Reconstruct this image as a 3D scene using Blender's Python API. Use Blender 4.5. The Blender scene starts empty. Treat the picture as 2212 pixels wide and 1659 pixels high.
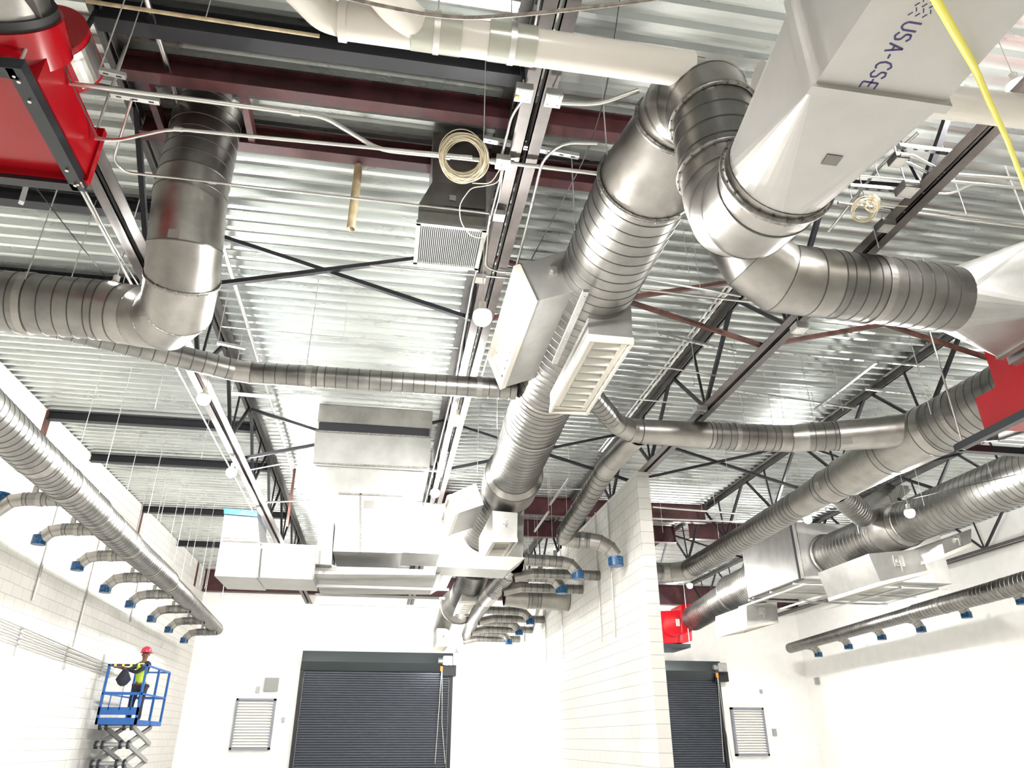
import bpy, bmesh, math, random
import numpy as np
from mathutils import Vector, Matrix
random.seed(7)
PI = math.pi
SC = bpy.context.scene
COL = SC.collection
# ---------------------------------------------------------------- camera
YAW, PITCH, FPX, CAMZ = math.radians(9.58), math.radians(26.15), 1567.0, 1.6
cam = bpy.data.objects.new('camera', bpy.data.cameras.new('camera'))
COL.objects.link(cam)
cam.location = (0, 0, CAMZ)
cam.rotation_euler = (PI/2 + PITCH, 0, -YAW)
cam.data.sensor_width = 36.0
cam.data.lens = 36.0*FPX/2212.0
cam.data.clip_start = 0.05
cam.data.clip_end = 200
SC.camera = cam
# ---------------------------------------------------------------- world, exposure
wd = bpy.data.worlds.new('world'); SC.world = wd; wd.use_nodes = True
wd.node_tree.nodes['Background'].inputs[0].default_value = (0.9, 0.95, 1.0, 1)
wd.node_tree.nodes['Background'].inputs[1].default_value = 0.3
SC.view_settings.view_transform = 'Standard'
SC.view_settings.look = 'None'
SC.view_settings.gamma = 1.0
SC.view_settings.use_curve_mapping = False
SC.view_settings.exposure = 1.95
LAMP_STRENGTH = 640.0
SC.cycles.use_denoising = True
SC.cycles.max_bounces = 8
SC.cycles.diffuse_bounces = 5
SC.cycles.glossy_bounces = 4
SC.cycles.sample_clamp_indirect = 8.0

# ---------------------------------------------------------------- measuring helpers
_f = np.array([math.sin(YAW)*math.cos(PITCH), math.cos(YAW)*math.cos(PITCH), math.sin(PITCH)])
_r = np.array([math.cos(YAW), -math.sin(YAW), 0.0])
_u = np.cross(_r, _f)
def P(px, py, x=None, y=None, z=None):
    """world point seen at a photo position, on a given wall / depth / height plane"""
    d = (px-1106.0)*_r + (829.5-py)*_u + FPX*_f
    if x is not None: t = x/d[0]
    elif y is not None: t = y/d[1]
    else: t = (z-CAMZ)/d[2]
    return (float(t*d[0]), float(t*d[1]), float(CAMZ+t*d[2]))

# ---------------------------------------------------------------- materials
def new_mat(name):
    m = bpy.data.materials.new(name); m.use_nodes = True
    nt = m.node_tree
    return m, nt, nt.nodes['Principled BSDF']
def simple(name, col, rough=0.5, metal=0.0, noise=0.0, scale=6.0, bump=0.0, col2=None, stretch=(1,1,1)):
    m, nt, b = new_mat(name)
    b.inputs['Roughness'].default_value = rough
    b.inputs['Metallic'].default_value = metal
    if noise == 0 and col2 is None:
        b.inputs['Base Color'].default_value = (*col, 1)
    if noise or col2 is not None or bump:
        tc = nt.nodes.new('ShaderNodeTexCoord'); mp = nt.nodes.new('ShaderNodeMapping')
        mp.inputs['Scale'].default_value = stretch
        nt.links.new(tc.outputs['Object'], mp.inputs[0])
        nz = nt.nodes.new('ShaderNodeTexNoise'); nz.inputs['Scale'].default_value = scale
        nz.inputs['Detail'].default_value = 5; nz.inputs['Roughness'].default_value = .6
        nt.links.new(mp.outputs[0], nz.inputs['Vector'])
        rp = nt.nodes.new('ShaderNodeValToRGB')
        c2 = col2 if col2 is not None else tuple(max(0, c*(1-noise)) for c in col)
        c1 = col if col2 is not None else tuple(min(1, c*(1+noise*.5)) for c in col)
        rp.color_ramp.elements[0].position = .38; rp.color_ramp.elements[0].color = (*c2, 1)
        rp.color_ramp.elements[1].position = .62; rp.color_ramp.elements[1].color = (*c1, 1)
        nt.links.new(nz.outputs[0], rp.inputs[0]); nt.links.new(rp.outputs[0], b.inputs['Base Color'])
        mr = nt.nodes.new('ShaderNodeMapRange')
        mr.inputs['To Min'].default_value = max(.05, rough-.1); mr.inputs['To Max'].default_value = min(1, rough+.12)
        nt.links.new(nz.outputs[0], mr.inputs[0]); nt.links.new(mr.outputs[0], b.inputs['Roughness'])
        if bump:
            bp = nt.nodes.new('ShaderNodeBump'); bp.inputs['Strength'].default_value = bump
            bp.inputs['Distance'].default_value = .01
            nt.links.new(nz.outputs[0], bp.inputs['Height']); nt.links.new(bp.outputs[0], b.inputs['Normal'])
    return m
def block_mat(name, horiz):
    m, nt, b = new_mat(name)
    b.inputs['Roughness'].default_value = .75
    tc = nt.nodes.new('ShaderNodeTexCoord'); sx = nt.nodes.new('ShaderNodeSeparateXYZ'); cx = nt.nodes.new('ShaderNodeCombineXYZ')
    nt.links.new(tc.outputs['Object'], sx.inputs[0])
    nt.links.new(sx.outputs[horiz], cx.inputs[0]); nt.links.new(sx.outputs['Z'], cx.inputs[1])
    br = nt.nodes.new('ShaderNodeTexBrick')
    br.inputs['Scale'].default_value = 1.0
    br.inputs['Brick Width'].default_value = .406; br.inputs['Row Height'].default_value = .203
    br.inputs['Mortar Size'].default_value = .006; br.inputs['Mortar Smooth'].default_value = .3
    br.inputs['Color1'].default_value = (.66, .645, .61, 1); br.inputs['Color2'].default_value = (.62, .605, .57, 1)
    br.inputs['Mortar'].default_value = (.42, .41, .39, 1)
    nt.links.new(cx.outputs[0], br.inputs['Vector'])
    nt.links.new(br.outputs['Color'], b.inputs['Base Color'])
    bp = nt.nodes.new('ShaderNodeBump'); bp.inputs['Strength'].default_value = .6; bp.inputs['Distance'].default_value = .01
    inv = nt.nodes.new('ShaderNodeMath'); inv.operation = 'SUBTRACT'; inv.inputs[0].default_value = 1
    nt.links.new(br.outputs['Fac'], inv.inputs[1]); nt.links.new(inv.outputs[0], bp.inputs['Height'])
    nt.links.new(bp.outputs[0], b.inputs['Normal'])
    return m
def emit(name, col, s):
    m, nt, b = new_mat(name)
    b.inputs['Base Color'].default_value = (0, 0, 0, 1)
    b.inputs['Emission Color'].default_value = (*col, 1); b.inputs['Emission Strength'].default_value = s
    return m
M = dict(
    spiral=simple('spiral_galvanised', (.245, .237, .225), .33, 1.0, .22, 2.5, .05),
    sheet_light=simple('overhead_duct_sheet', (.50, .49, .47), .46, .7, .06, 3),
    plain=simple('plain_galvanised', (.33, .315, .295), .36, 1.0, .16, 3.5, .03),
    sheet=simple('flat_sheet_galvanised', (.36, .355, .34), .42, .8, .12, 2.2, .03),
    flange=simple('flange_galvanised', (.26, .25, .235), .4, 1.0, .3, 30),
    deck=simple('deck_galvanised', (.60, .62, .605), .27, .88, .10, 1.5, 0, stretch=(.3, 2, 1)),
    zinc=simple('zinc_conduit', (.62, .61, .585), .28, 1.0),
    seam=simple('folded_seam', (.10, .097, .09), .4, .9),  # dark tone stands in for the shadow gap along the crimped folds
    rod=simple('threaded_rod', (.62, .62, .60), .4, .9),
    strut=simple('slotted_strut', (.55, .56, .55), .4, .9),
    joist=simple('joist_grey_primer', (.08, .076, .073), .45, .2, .3, 5, .03),
    chord=simple('joist_chord_primer', (.115, .10, .095), .45, .2, .3, 2.5, .03),
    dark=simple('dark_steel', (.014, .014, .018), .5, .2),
    redbeam=simple('red_oxide_primer', (.060, .013, .015), .5, 0, .4, 4),
    rust=simple('rusty_brown_steel', (.10, .035, .025), .6, 0, .5, 6),
    red=simple('red_fan_paint', (.30, .0015, .006), .22, 0),
    black=simple('black_frame_paint', (.012, .014, .018), .3, 0),
    rubber=simple('black_flexible_rubber', (.015, .015, .015), .6, 0),
    blue=simple('blue_plastic_wrap', (.006, .075, .20), .25, 0, .5, 25, .6),
    liftblue=simple('blue_lift_paint', (.01, .09, .32), .4),
    pvc=simple('white_pvc', (.64, .60, .545), .28, 0),
    coupling=simple('grey_coupling_band', (.42, .42, .36), .2, .3),
    cream=simple('cream_grille_enamel', (.54, .515, .455), .4, 0),
    cable=simple('cream_cable', (.74, .66, .50), .5),
    blackcable=simple('black_cable', (.02, .02, .02), .5),
    graycable=simple('grey_brown_cable', (.20, .17, .14), .5, 0, .4, 20),
    yellow=simple('yellow_cord', (.90, .82, .12), .4),
    sticker=simple('grey_sticker', (.22, .21, .20), .6),
    block_x=block_mat('painted_block_x', 'Y'),
    block_y=block_mat('painted_block_y', 'X'),
    white=simple('white_wall_paint', (.88, .87, .84), .6, 0, .03, 3),
    concrete=simple('grey_concrete_floor', (.74, .73, .70), .5, 0, .12, .8),
    shutter=simple('charcoal_shutter_slats', (.065, .072, .088), .25, .45),
    hood=simple('charcoal_shutter_hood', (.06, .07, .075), .28, .4),
    louver=simple('grey_louver_aluminium', (.24, .25, .30), .5, .2),
    panel=simple('light_grey_enclosure', (.27, .27, .26), .5),
    motor=simple('cast_grey_motor', (.36, .37, .38), .4, .6),
    orange=simple('orange_tag', (.8, .25, .03), .5),
    tan=simple('tan_tube', (.42, .33, .20), .5, 0, .3, 6),
    brick=simple('red_brown_masonry', (.22, .09, .07), .8, 0, .3, 5),
    skin=simple('brown_skin', (.16, .07, .04), .5),
    hivis=simple('yellow_green_vest', (.55, .75, .06), .7),
    reflective=simple('pale_reflective_stripe', (.7, .6, .55), .4),
    darkcloth=simple('dark_clothing', (.015, .017, .03), .8),
    redhat=simple('red_hard_hat', (.55, .02, .06), .3),
    tapeyellow=simple('hazard_yellow', (.75, .6, .12), .5),
    ink=simple('purple_marker', (.05, .04, .16), .6),
    steel=simple('stainless_plate', (.62, .60, .57), .32, 1.0, .1, 8),
    bulb=emit('lamp_globe', (1.0, .985, .95), LAMP_STRENGTH),
    bulb_small=emit('lamp_globe_weaker', (1.0, .985, .95), LAMP_STRENGTH*.2),
)

# ---------------------------------------------------------------- object helpers
WL = {}
def tag(o, label=None, cat=None, group=None, kind=None):
    if label: o['label'] = label
    if cat: o['category'] = cat
    if group: o['group'] = group
    if kind: o['kind'] = kind
    return o
def thing(name, loc, label, cat, group=None, kind=None):
    o = bpy.data.objects.new(name, None); COL.objects.link(o)
    o.empty_display_size = .1
    o.location = loc; WL[o] = Vector(loc)
    return tag(o, label, cat, group, kind)
class MB:
    def __init__(s): s.v = []; s.f = []; s.sm = []; s.mi = []; s.cur = 0
    def add(s, vs, fs, smooth=False):
        n = len(s.v); s.v += [tuple(v) for v in vs]
        s.f += [tuple(i+n for i in f) for f in fs]; s.sm += [smooth]*len(fs); s.mi += [s.cur]*len(fs)
        return s
    def hexa(s, p):      # 8 corners: bottom ring 0-3, top ring 4-7
        return s.add(p, [(0,3,2,1),(4,5,6,7),(0,1,5,4),(1,2,6,5),(2,3,7,6),(3,0,4,7)])
    def box(s, a, b):
        (x0,y0,z0),(x1,y1,z1) = a, b
        x0,x1 = min(x0,x1),max(x0,x1); y0,y1 = min(y0,y1),max(y0,y1); z0,z1 = min(z0,z1),max(z0,z1)
        return s.hexa([(x0,y0,z0),(x1,y0,z0),(x1,y1,z0),(x0,y1,z0),(x0,y0,z1),(x1,y0,z1),(x1,y1,z1),(x0,y1,z1)])
    def bar(s, p0, p1, w, h, up=(0,0,1)):
        p0, p1 = Vector(p0), Vector(p1); d = (p1-p0).normalized(); up = Vector(up)
        if abs(d.dot(up)) > .98: up = Vector((0,1,0))
        a = d.cross(up).normalized()*w/2; b = a.cross(d).normalized()*h/2
        return s.hexa([p0-a-b, p0+a-b, p1+a-b, p1-a-b, p0-a+b, p0+a+b, p1+a+b, p1-a+b])
    def ring(s, c, n, r, seg, ref=None):
        n = Vector(n).normalized(); c = Vector(c)
        if ref is None:
            ref = Vector((0,0,1)) if abs(n.z) < .9 else Vector((0,1,0))
        a = (ref - n*ref.dot(n)).normalized(); b = n.cross(a)
        return [c + a*(math.cos(2*PI*i/seg)*r) + b*(math.sin(2*PI*i/seg)*r) for i in range(seg)]
    def loft(s, rings, smooth=True, cap0=False, cap1=False):
        seg = len(rings[0]); vs = [v for r in rings for v in r]; fs = []
        for k in range(len(rings)-1):
            for i in range(seg):
                j = (i+1) % seg
                fs.append((k*seg+i, k*seg+j, (k+1)*seg+j, (k+1)*seg+i))
        s.add(vs, fs, smooth)
        if cap0: s.add(rings[0], [tuple(reversed(range(seg)))])
        if cap1: s.add(rings[-1], [tuple(range(seg))])
        return s
    def cyl(s, p0, p1, r, seg=16, r1=None, caps=True):
        n = Vector(p1)-Vector(p0)
        return s.loft([s.ring(p0, n, r, seg), s.ring(p1, n, r if r1 is None else r1, seg)], True, caps, caps)
    def tube(s, pts, r, seg=8, caps=True, bend=0):
        pts = [Vector(p) for p in pts]
        if bend: pts = fillet(pts, bend)
        rings = []; ref = None
        for i, p in enumerate(pts):
            if i == 0: t = pts[1]-p
            elif i == len(pts)-1: t = p-pts[-2]
            else: t = (p-pts[i-1]).normalized()+(pts[i+1]-p).normalized()
            t.normalize()
            if ref is None: ref = Vector((0,0,1)) if abs(t.z) < .9 else Vector((0,1,0))
            a = (ref-t*ref.dot(t)).normalized(); ref = a; b = t.cross(a)
            rings.append([p+a*(math.cos(2*PI*k/seg)*r)+b*(math.sin(2*PI*k/seg)*r) for k in range(seg)])
        return s.loft(rings, True, caps, caps)
    def sphere(s, c, r, nu=16, nv=10, sc=(1,1,1)):
        c = Vector(c); rings = []
        for j in range(1, nv):
            t = PI*j/nv
            rings.append([c+Vector((sc[0]*r*math.sin(t)*math.cos(2*PI*i/nu), sc[1]*r*math.sin(t)*math.sin(2*PI*i/nu), sc[2]*r*math.cos(t))) for i in range(nu)])
        n = len(s.v); s.loft(rings, True)
        m = len(s.v); s.v += [tuple(c+Vector((0,0,r*sc[2]))), tuple(c-Vector((0,0,r*sc[2])))]
        L = n+(nv-2)*nu
        for i in range(nu):
            j = (i+1) % nu
            s.f.append((m, n+j, n+i)[::-1]); s.sm.append(True); s.mi.append(s.cur)
            s.f.append((m+1, L+i, L+j)[::-1]); s.sm.append(True); s.mi.append(s.cur)
        return s
    def build(s, name, mat, parent=None, label=None, mats=None, loc=None):
        base = WL[parent] if parent is not None else (Vector(loc) if loc is not None else sum((Vector(v) for v in s.v), Vector())/max(1, len(s.v)))
        me = bpy.data.meshes.new(name)
        me.from_pydata([tuple(Vector(v)-base) for v in s.v], [], s.f)
        me.polygons.foreach_set('use_smooth', s.sm)
        me.materials.append(mat)
        if mats:
            for q in mats: me.materials.append(q)
            me.polygons.foreach_set('material_index', s.mi)
        me.update()
        if name not in ('ceiling', 'curtain', 'access_plate'):
            bm = bmesh.new(); bm.from_mesh(me); bmesh.ops.recalc_face_normals(bm, faces=bm.faces); bm.to_mesh(me); bm.free()
        o = bpy.data.objects.new(name, me); COL.objects.link(o)
        if parent is not None: o.parent = parent; WL[o] = base.copy()
        else: o.location = base; WL[o] = base.copy()
        if label: o['label'] = label
        return o
def fillet(pts, r, n=5):
    out = [pts[0]]
    for i in range(1, len(pts)-1):
        a, b, c = pts[i-1], pts[i], pts[i+1]
        d0 = (a-b); d1 = (c-b); k = min(r, d0.length*.45, d1.length*.45)
        p0 = b+d0.normalized()*k; p1 = b+d1.normalized()*k
        for j in range(n+1):
            t = j/n; out.append((1-t)**2*p0+2*t*(1-t)*b+t*t*p1)
    out.append(pts[-1]); return out
def structure(name, mb, mat, parent=None, label=None, loc=None):
    o = mb.build(name, mat, parent, loc=loc if parent is None else None)
    if parent is None: o['kind'] = 'structure'
    if label: o['label'] = label
    return o

# duct run: centres + radii, one kind per segment: s spiral, p plain, e elbow gore, r reducer
def duct_run(name, label, cat, pts, radii, kinds, rings=(), seg=36, pitch=.137, group=None, straps=(), caps=(False, False), mitre=None, ridge=.0045):
    pts = [Vector(p) for p in pts]; n = len(pts)
    if not isinstance(radii, (list, tuple)): radii = [radii]*n
    T = thing(name, pts[0], label, cat, group)
    tang = [(pts[i+1]-pts[i]).normalized() for i in range(n-1)]
    ref = Vector((0,0,1)) if abs(tang[0].z) < .9 else Vector((0,1,0))
    A = []
    for t in tang:
        a = (ref-t*ref.dot(t)).normalized(); A.append(a); ref = a
    def jr(i, k, rr):   # ring of segment k at joint i, cut by the joint's bisector plane
        t = tang[k]; a = A[k]; b = t.cross(a)
        nb = t
        if 0 < i < n-1: nb = (tang[i-1]+tang[i]).normalized()
        out = []
        for q in range(seg):
            p = pts[i]+a*(math.cos(2*PI*q/seg)*rr)+b*(math.sin(2*PI*q/seg)*rr)
            den = t.dot(nb)
            if den > .2: p = p - t*((p-pts[i]).dot(nb)/den)
            out.append(p)
        return out
    k = 0
    while k < n-1:
        kd = kinds[k]
        if kd == 's':
            mb = MB(); p0, p1 = pts[k], pts[k+1]; L = (p1-p0).length; t = tang[k]; a = A[k]; b = t.cross(a)
            r0, r1 = radii[k], radii[k+1]
            def cr(d, e):
                rr = r0+(r1-r0)*d/L+e; c = p0+t*d
                return [c+a*(math.cos(2*PI*q/seg)*rr)+b*(math.sin(2*PI*q/seg)*rr) for q in range(seg)]
            mb.loft([jr(k, k, r0), jr(k+1, k, r1)], True, caps[0] and k == 0, caps[1] and k == n-2)
            d = pitch*.6; mb.cur = 1
            while d < L-pitch*.4:
                mb.loft([cr(d-.007, -.001), cr(d-.004, ridge)], True); mb.loft([cr(d-.004, ridge), cr(d+.004, ridge)], True); mb.loft([cr(d+.004, ridge), cr(d+.007, -.001)], True)
                d += pitch
            mb.build('spiral_section', M['spiral'], T, mats=[M['seam']])
            k += 1
        elif kd == 'e':
            mb = MB()
            while k < n-1 and kinds[k] == 'e':
                mb.loft([jr(k, k, radii[k]), jr(k+1, k, radii[k+1])], True, caps[0] and k == 0, caps[1] and k == n-2)
                # standing seam at the joint
                t = tang[k]
                ra = jr(k, k, radii[k]+.005); mb.cur = 1
                mb.loft([[v-t*.004 for v in ra], [v+t*.004 for v in ra]], True); mb.cur = 0
                k += 1
            mb.build('elbow', M['plain'], T, mats=[M['seam']])
        else:
            mb = MB()
            mb.loft([jr(k, k, radii[k]), jr(k+1, k, radii[k+1])], True, caps[0] and k == 0, caps[1] and k == n-2)
            mb.cur = 1
            for i in (k, k+1):
                t = tang[k]; w = jr(i, k, radii[i]+.005)
                mb.loft([[v-t*.008 for v in jr(i, k, radii[i])], [v-t*.005 for v in w], [v+t*.005 for v in w], [v+t*.008 for v in jr(i, k, radii[i])]], True)
            mb.build('reducer' if kd == 'r' else 'plain_section', M['plain'], T, mats=[M['seam']])
            k += 1
    for i in rings:
        i, w = (i, .022) if isinstance(i, int) else i
        t = tang[min(i, n-2)]; r = radii[i]
        kk = min(i, n-2)
        mb = MB()
        prof = [(-.016, 0), (-.014, w), (.014, w), (.016, 0)]
        mb.loft([[v+t*d for v in jr(i, kk, r+e)] for d, e in prof], True)
        nb = 18
        rr = jr(i, kk, r+w*.6)
        for q in range(0, seg, max(1, seg//nb)):
            c = rr[q]; mb.cyl(c-t*.024, c+t*.024, .006, 6)
        mb.build('flange_ring', M['flange'], T)
    for (k, f) in straps:     # flat hanger band round the duct at a fraction of segment k
        c = pts[k].lerp(pts[k+1], f); r = radii[k]+(radii[k+1]-radii[k])*f; t = tang[k]; a = A[k]; b = t.cross(a); mb = MB()
        rs = []
        for d, e in ((-.035, .002), (-.035, .010), (.035, .010), (.035, .002)):
            rs.append([c+t*d+a*(math.cos(2*PI*q/seg)*(r+e))+b*(math.sin(2*PI*q/seg)*(r+e)) for q in range(seg)])
        mb.loft(rs, False)
        mb.build('hanger_strap', M['plain'], T)
    return T
def rodd(x, y, z0, z1, label, group, r=.006, mat='rod'):
    if z1 == ZD: z1 = ZD+.068
    o = MB().cyl((x, y, z0), (x, y, z1), r, 6).build('hanger_rod', M[mat]); tag(o, label, 'hanger rod', group); return o
def conduit(pts, label, group=None, r=.012, mat='zinc', bend=.12, couplings=(), name='conduit', cat='conduit'):
    T = thing(name, pts[0], label, cat, group)
    MB().tube(pts, r, 8, True, bend).build('tube', M[mat], T)
    if bend and min(q[2] for q in pts) > 6.01:
        q = Vector(pts[0]).lerp(Vector(pts[1]), .5); MB().cyl(q, (q.x, q.y, ZD+.06), .004, 6).build('support_rod', M['rod'], T)
    for i, f in couplings:
        a, b = Vector(pts[i]), Vector(pts[i+1]); c = a.lerp(b, f); d = (b-a).normalized()
        MB().cyl(c-d*.03, c+d*.03, r*1.45, 8).build('coupling', M['zinc'], T)
    return T

# ================================================================ THE SETTING
ZD = 7.1                         # underside of the roof deck
XL, XR, YB, YF = -6.44, 16.3, 28.0, -5.0
def make_deck():
    mb = MB(); p = .2032; y = YF; prof = []
    while y < YB:
        prof += [(y, ZD), (y+.052, ZD), (y+.070, ZD+.072), (y+.185, ZD+.072)]
        y += p
    x0, x1 = XL-.2, XR+.2
    vs = []; fs = []
    for (yy, zz) in prof: vs += [(x0, yy, zz), (x1, yy, zz)]
    for i in range(len(prof)-1): fs.append((2*i, 2*i+1, 2*i+3, 2*i+2))
    mb.add(vs, fs); mb.box((x0, YF, ZD+.075), (x1, YB+.2, ZD+.15))
    return structure('ceiling', mb, M['deck'], label='corrugated galvanised steel roof deck', loc=(0, 0, ZD))
make_deck()
structure('floor', MB().box((XL-.2, YF-.2, -.15), (XR+.2, YB+.2, 0)), M['concrete'], loc=(0, 0, 0))
structure('wall_left', MB().box((XL-.2, YF, 0), (XL, YB, ZD)), M['block_x'], loc=(XL, 0, 0))
structure('wall_right', MB().box((XR, YF, 0), (XR+.2, YB, ZD)), M['white'], loc=(XR, 0, 0))
structure('wall_front', MB().box((XL-.2, YF-.2, 0), (XR+.2, YF, ZD)), M['block_y'], loc=(0, YF, 0))
structure('wall_back', MB().box((XL-.2, YB, 0), (XR+.2, YB+.2, ZD)), M['white'], loc=(0, YB, 0))
# concrete block partition with a toothed far end
pw = MB(); PX0, PX1, PY0, PY1, PZ = 4.30, 4.53, 11.95, 25.2, 5.97
pw.box((PX0, PY0, 0), (PX1, PY1, PZ))
z = 0.0; k = 0
while z < PZ-.25:
    if k % 2: pw.box((PX0, PY1, z), (PX1, PY1+.2, z+.2))
    z += .2032; k += 1
structure('wall_partition', pw, M['block_x'], label='painted concrete block partition ending in mid-room', loc=(PX0, 0, 0))

# roll-up doors
def rollup(name, x0, x1, ztop, motor_x):
    yb = YB-.02
    T = thing(name, (x0, yb, 0), None, None, kind='structure')
    mb = MB(); hz = ztop-.62; z = 0
    vs = []; fs = []; sh = .077; zs = []
    while z < hz:
        zs += [(z, .0), (z+.010, .03), (z+.055, .034), (z+.070, .004)]; z += sh
    for (zz, d) in zs: vs += [(x0+.08, yb-.06-d, zz), (x1-.08, yb-.06-d, zz)]
    for i in range(len(zs)-1): fs.append((2*i, 2*i+1, 2*i+3, 2*i+2))
    mb.add(vs, fs); mb.build('curtain', M['shutter'], T)
    for x in (x0, x1): MB().box((x-.06, yb-.14, 0), (x+.06, yb, hz)).build('guide', M['dark'], T)
    MB().hexa([(x0-.06,yb-.16,hz),(x1+.02,yb-.16,hz),(x1+.02,yb,hz),(x0-.06,yb,hz),(x0-.02,yb-.45,ztop-.35),(x1+.02,yb-.45,ztop-.35),(x1+.02,yb,ztop-.0),(x0-.02,yb,ztop)]).hexa(
        [(x0-.02,yb-.45,ztop-.35),(x1+.02,yb-.45,ztop-.35),(x1+.02,yb,ztop-.35),(x0-.02,yb,ztop-.35),(x0-.02,yb-.38,ztop),(x1+.02,yb-.38,ztop),(x1+.02,yb,ztop),(x0-.02,yb,ztop)]).build('hood', M['hood'], T)
    return T
rollup('door_1', -2.70, 2.50, 4.40, 2.3)
rollup('door_2', 7.6, 12.62, 4.28, 12.4)
def door_motor(x, z, lab):
    T = thing('door_operator', (x, YB-.5, z), lab, 'door motor')
    y = YB-.62
    mb = MB().box((x-.14, y-.12, z-.12), (x+.20, y+.20, z+.16))
    mb.build('gearbox', M['motor'], T)
    m2 = MB()
    for i in range(6): m2.box((x-.10+.05*i, y-.15, z-.14), (x-.08+.05*i, y+.1, z+.18))
    m2.build('cooling_fin', M['steel'], T)
    MB().cyl((x-.30, y, z+.02), (x-.14, y, z+.02), .09, 14).build('motor', M['motor'], T)
    MB().box((x-.22, y-.02, z-.32), (x-.13, y+.02, z-.16)).build('cord_tag', M['orange'], T)
    MB().tube([(x-.17, y, z-.3), (x-.22, y+.05, z-2), (x-.26, y+.1, .9)], .012, 6).tube([(x-.15, y, z-.3), (x-.08, y+.05, z-2), (x+.08, y+.1, .9)], .012, 6).build('pull_chain', M['zinc'], T)
    MB().box((x-.16, y+.2, z-.45), (x+.36, YB-.02, z-.1)).build('bracket', M['dark'], T)
door_motor(2.28, 4.10, 'grey door motor with orange tag and long pull cords on the wide shutter')
door_motor(12.55, 4.02, 'grey door motor on the right end of the shutter behind the partition')

def louver(x0, x1, z0, z1, lab):
    T = thing('wall_louver', (x0, YB, z0), lab, 'louver')
    y = YB-.16; w = .07
    MB().box((x0, y, z0), (x0+w, YB, z1)).box((x1-w, y, z0), (x1, YB, z1)).box((x0, y, z1-w), (x1, YB, z1)).box((x0, y, z0), (x1, YB, z0+w)).build('frame', M['louver'], T)
    z = z0+.11
    while z < z1-.1:
        mb = MB().hexa([(x0+w,y+.01,z-.03),(x1-w,y+.01,z-.03),(x1-w,y+.10,z+.04),(x0+w,y+.10,z+.04),(x0+w,y+.0,z-.02),(x1-w,y+.0,z-.02),(x1-w,y+.09,z+.05),(x0+w,y+.09,z+.05)])
        mb.build('blade', M['white'], T); z += .088
    MB().box((x0+w, YB-.03, z0+w), (x1-w, YB-.02, z1-w)).build('backing', M['motor'], T)
louver(-4.73, -3.44, 1.31, 2.87, 'grey louvered vent on the back wall left of the wide shutter')
louver(12.99, 14.28, 1.08, 2.70, 'grey louvered vent on the back wall right of the narrow visible shutter')
MB().box((-3.90, YB-.14, 3.10), (-3.44, YB, 3.53)).build('control_panel', M['panel'])
tag(bpy.data.objects['control_panel'], 'small light grey wall box above the left louvered vent', 'electrical box')
for px, py, s in ((1672, 1582, .12), (1767, 1471, .12), (612, 1555, .08), (557, 1490, .10), (1553, 1565, .07), (1643, 1494, .07)):
    p = P(px, py, y=YB)
    if p[0] > XR-.3:
        p = P(px, py, x=XR); o = MB().box((XR-.08, p[1]-s, p[2]-s), (XR, p[1]+s, p[2]+s)).build('outlet_box', M['motor'])
    else: o = MB().box((p[0]-s*.6, YB-.08, p[2]-s), (p[0]+s*.6, YB, p[2]+s)).build('outlet_box', M['motor'])
    side = {1672: 'right of the right-hand louvered vent', 1767: 'high on the right wall below the row of outlets', 612: 'between left louver and wide shutter, low', 557: 'left of the grey wall box', 1553: 'beside the narrow visible shutter edge', 1643: 'just above the right-hand louvered vent'}[px]
    tag(o, 'tiny grey outlet fitting ' + side, 'outlet box')

# red-brown girder and masonry infill over the back wall
T = thing('roof_girder', (0, YB-.4, 6.5), 'red-brown steel girder along the top of the back wall', 'beam')
MB().box((XL, YB-.30, 6.35), (XR, YB-.28, ZD-.05)).build('web', M['redbeam'], T)
MB().box((XL, YB-.42, 6.33), (XR, YB-.16, 6.36)).build('bottom_flange', M['redbeam'], T)
MB().box((XL, YB-.42, 7.03), (XR, YB-.16, 7.06)).build('top_flange', M['redbeam'], T)

# ================================================================ ROOF STEEL
JX = [-2.70, .86, 4.46, 8.08, 11.68, 15.2]
JLAB = ['long steel roof joist nearest the left block wall', 'long steel roof joist down the middle left of the big spiral duct',
        'long steel roof joist above the block partition', 'long steel roof joist between the two right-hand spiral ducts',
        'long steel roof joist right of the plenum box', 'long steel roof joist nearest the right wall']
ZB = 5.97
PAN = 2.42
for j, X in enumerate(JX):
    T = thing('roof_joist', (X, YF, ZB), JLAB[j], 'roof joist', 'steel roof joists')
    y0, y1 = YF+.1, YB-.45
    # chords: pairs of angles back to back with a gap
    mb = MB(); g = .018; w = .105
    for s in (-1, 1):
        mb.box((X+s*g, y0, ZB), (X+s*(g+w), y1, ZB+.010)).box((X+s*g, y0, ZB), (X+s*(g+.010), y1, ZB+w))
    mb.build('bottom_chord', M['chord'], T)
    mb = MB()
    for s in (-1, 1):
        mb.box((X+s*g, y0, ZD-.012), (X+s*(g+w), y1, ZD-.002)).box((X+s*g, y0, ZD-w), (X+s*(g+.010), y1, ZD-.002))
    mb.build('top_chord', M['joist'], T)
    y = 9.2-6*PAN; top = ZD-.06; bot = ZB+.06; k = 0
    while y < y1:
        for (ya, yb, w) in ((y, y-PAN/2+.02, .05), (y, y+.16, .03), (y, y+PAN/2-.16, .045)):
            if ya > y0 and yb > y0 and yb < y1:
                MB().bar((X, ya, bot), (X, yb, top), w, w).build('web_member', M['dark'], T)
        y += PAN
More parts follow.
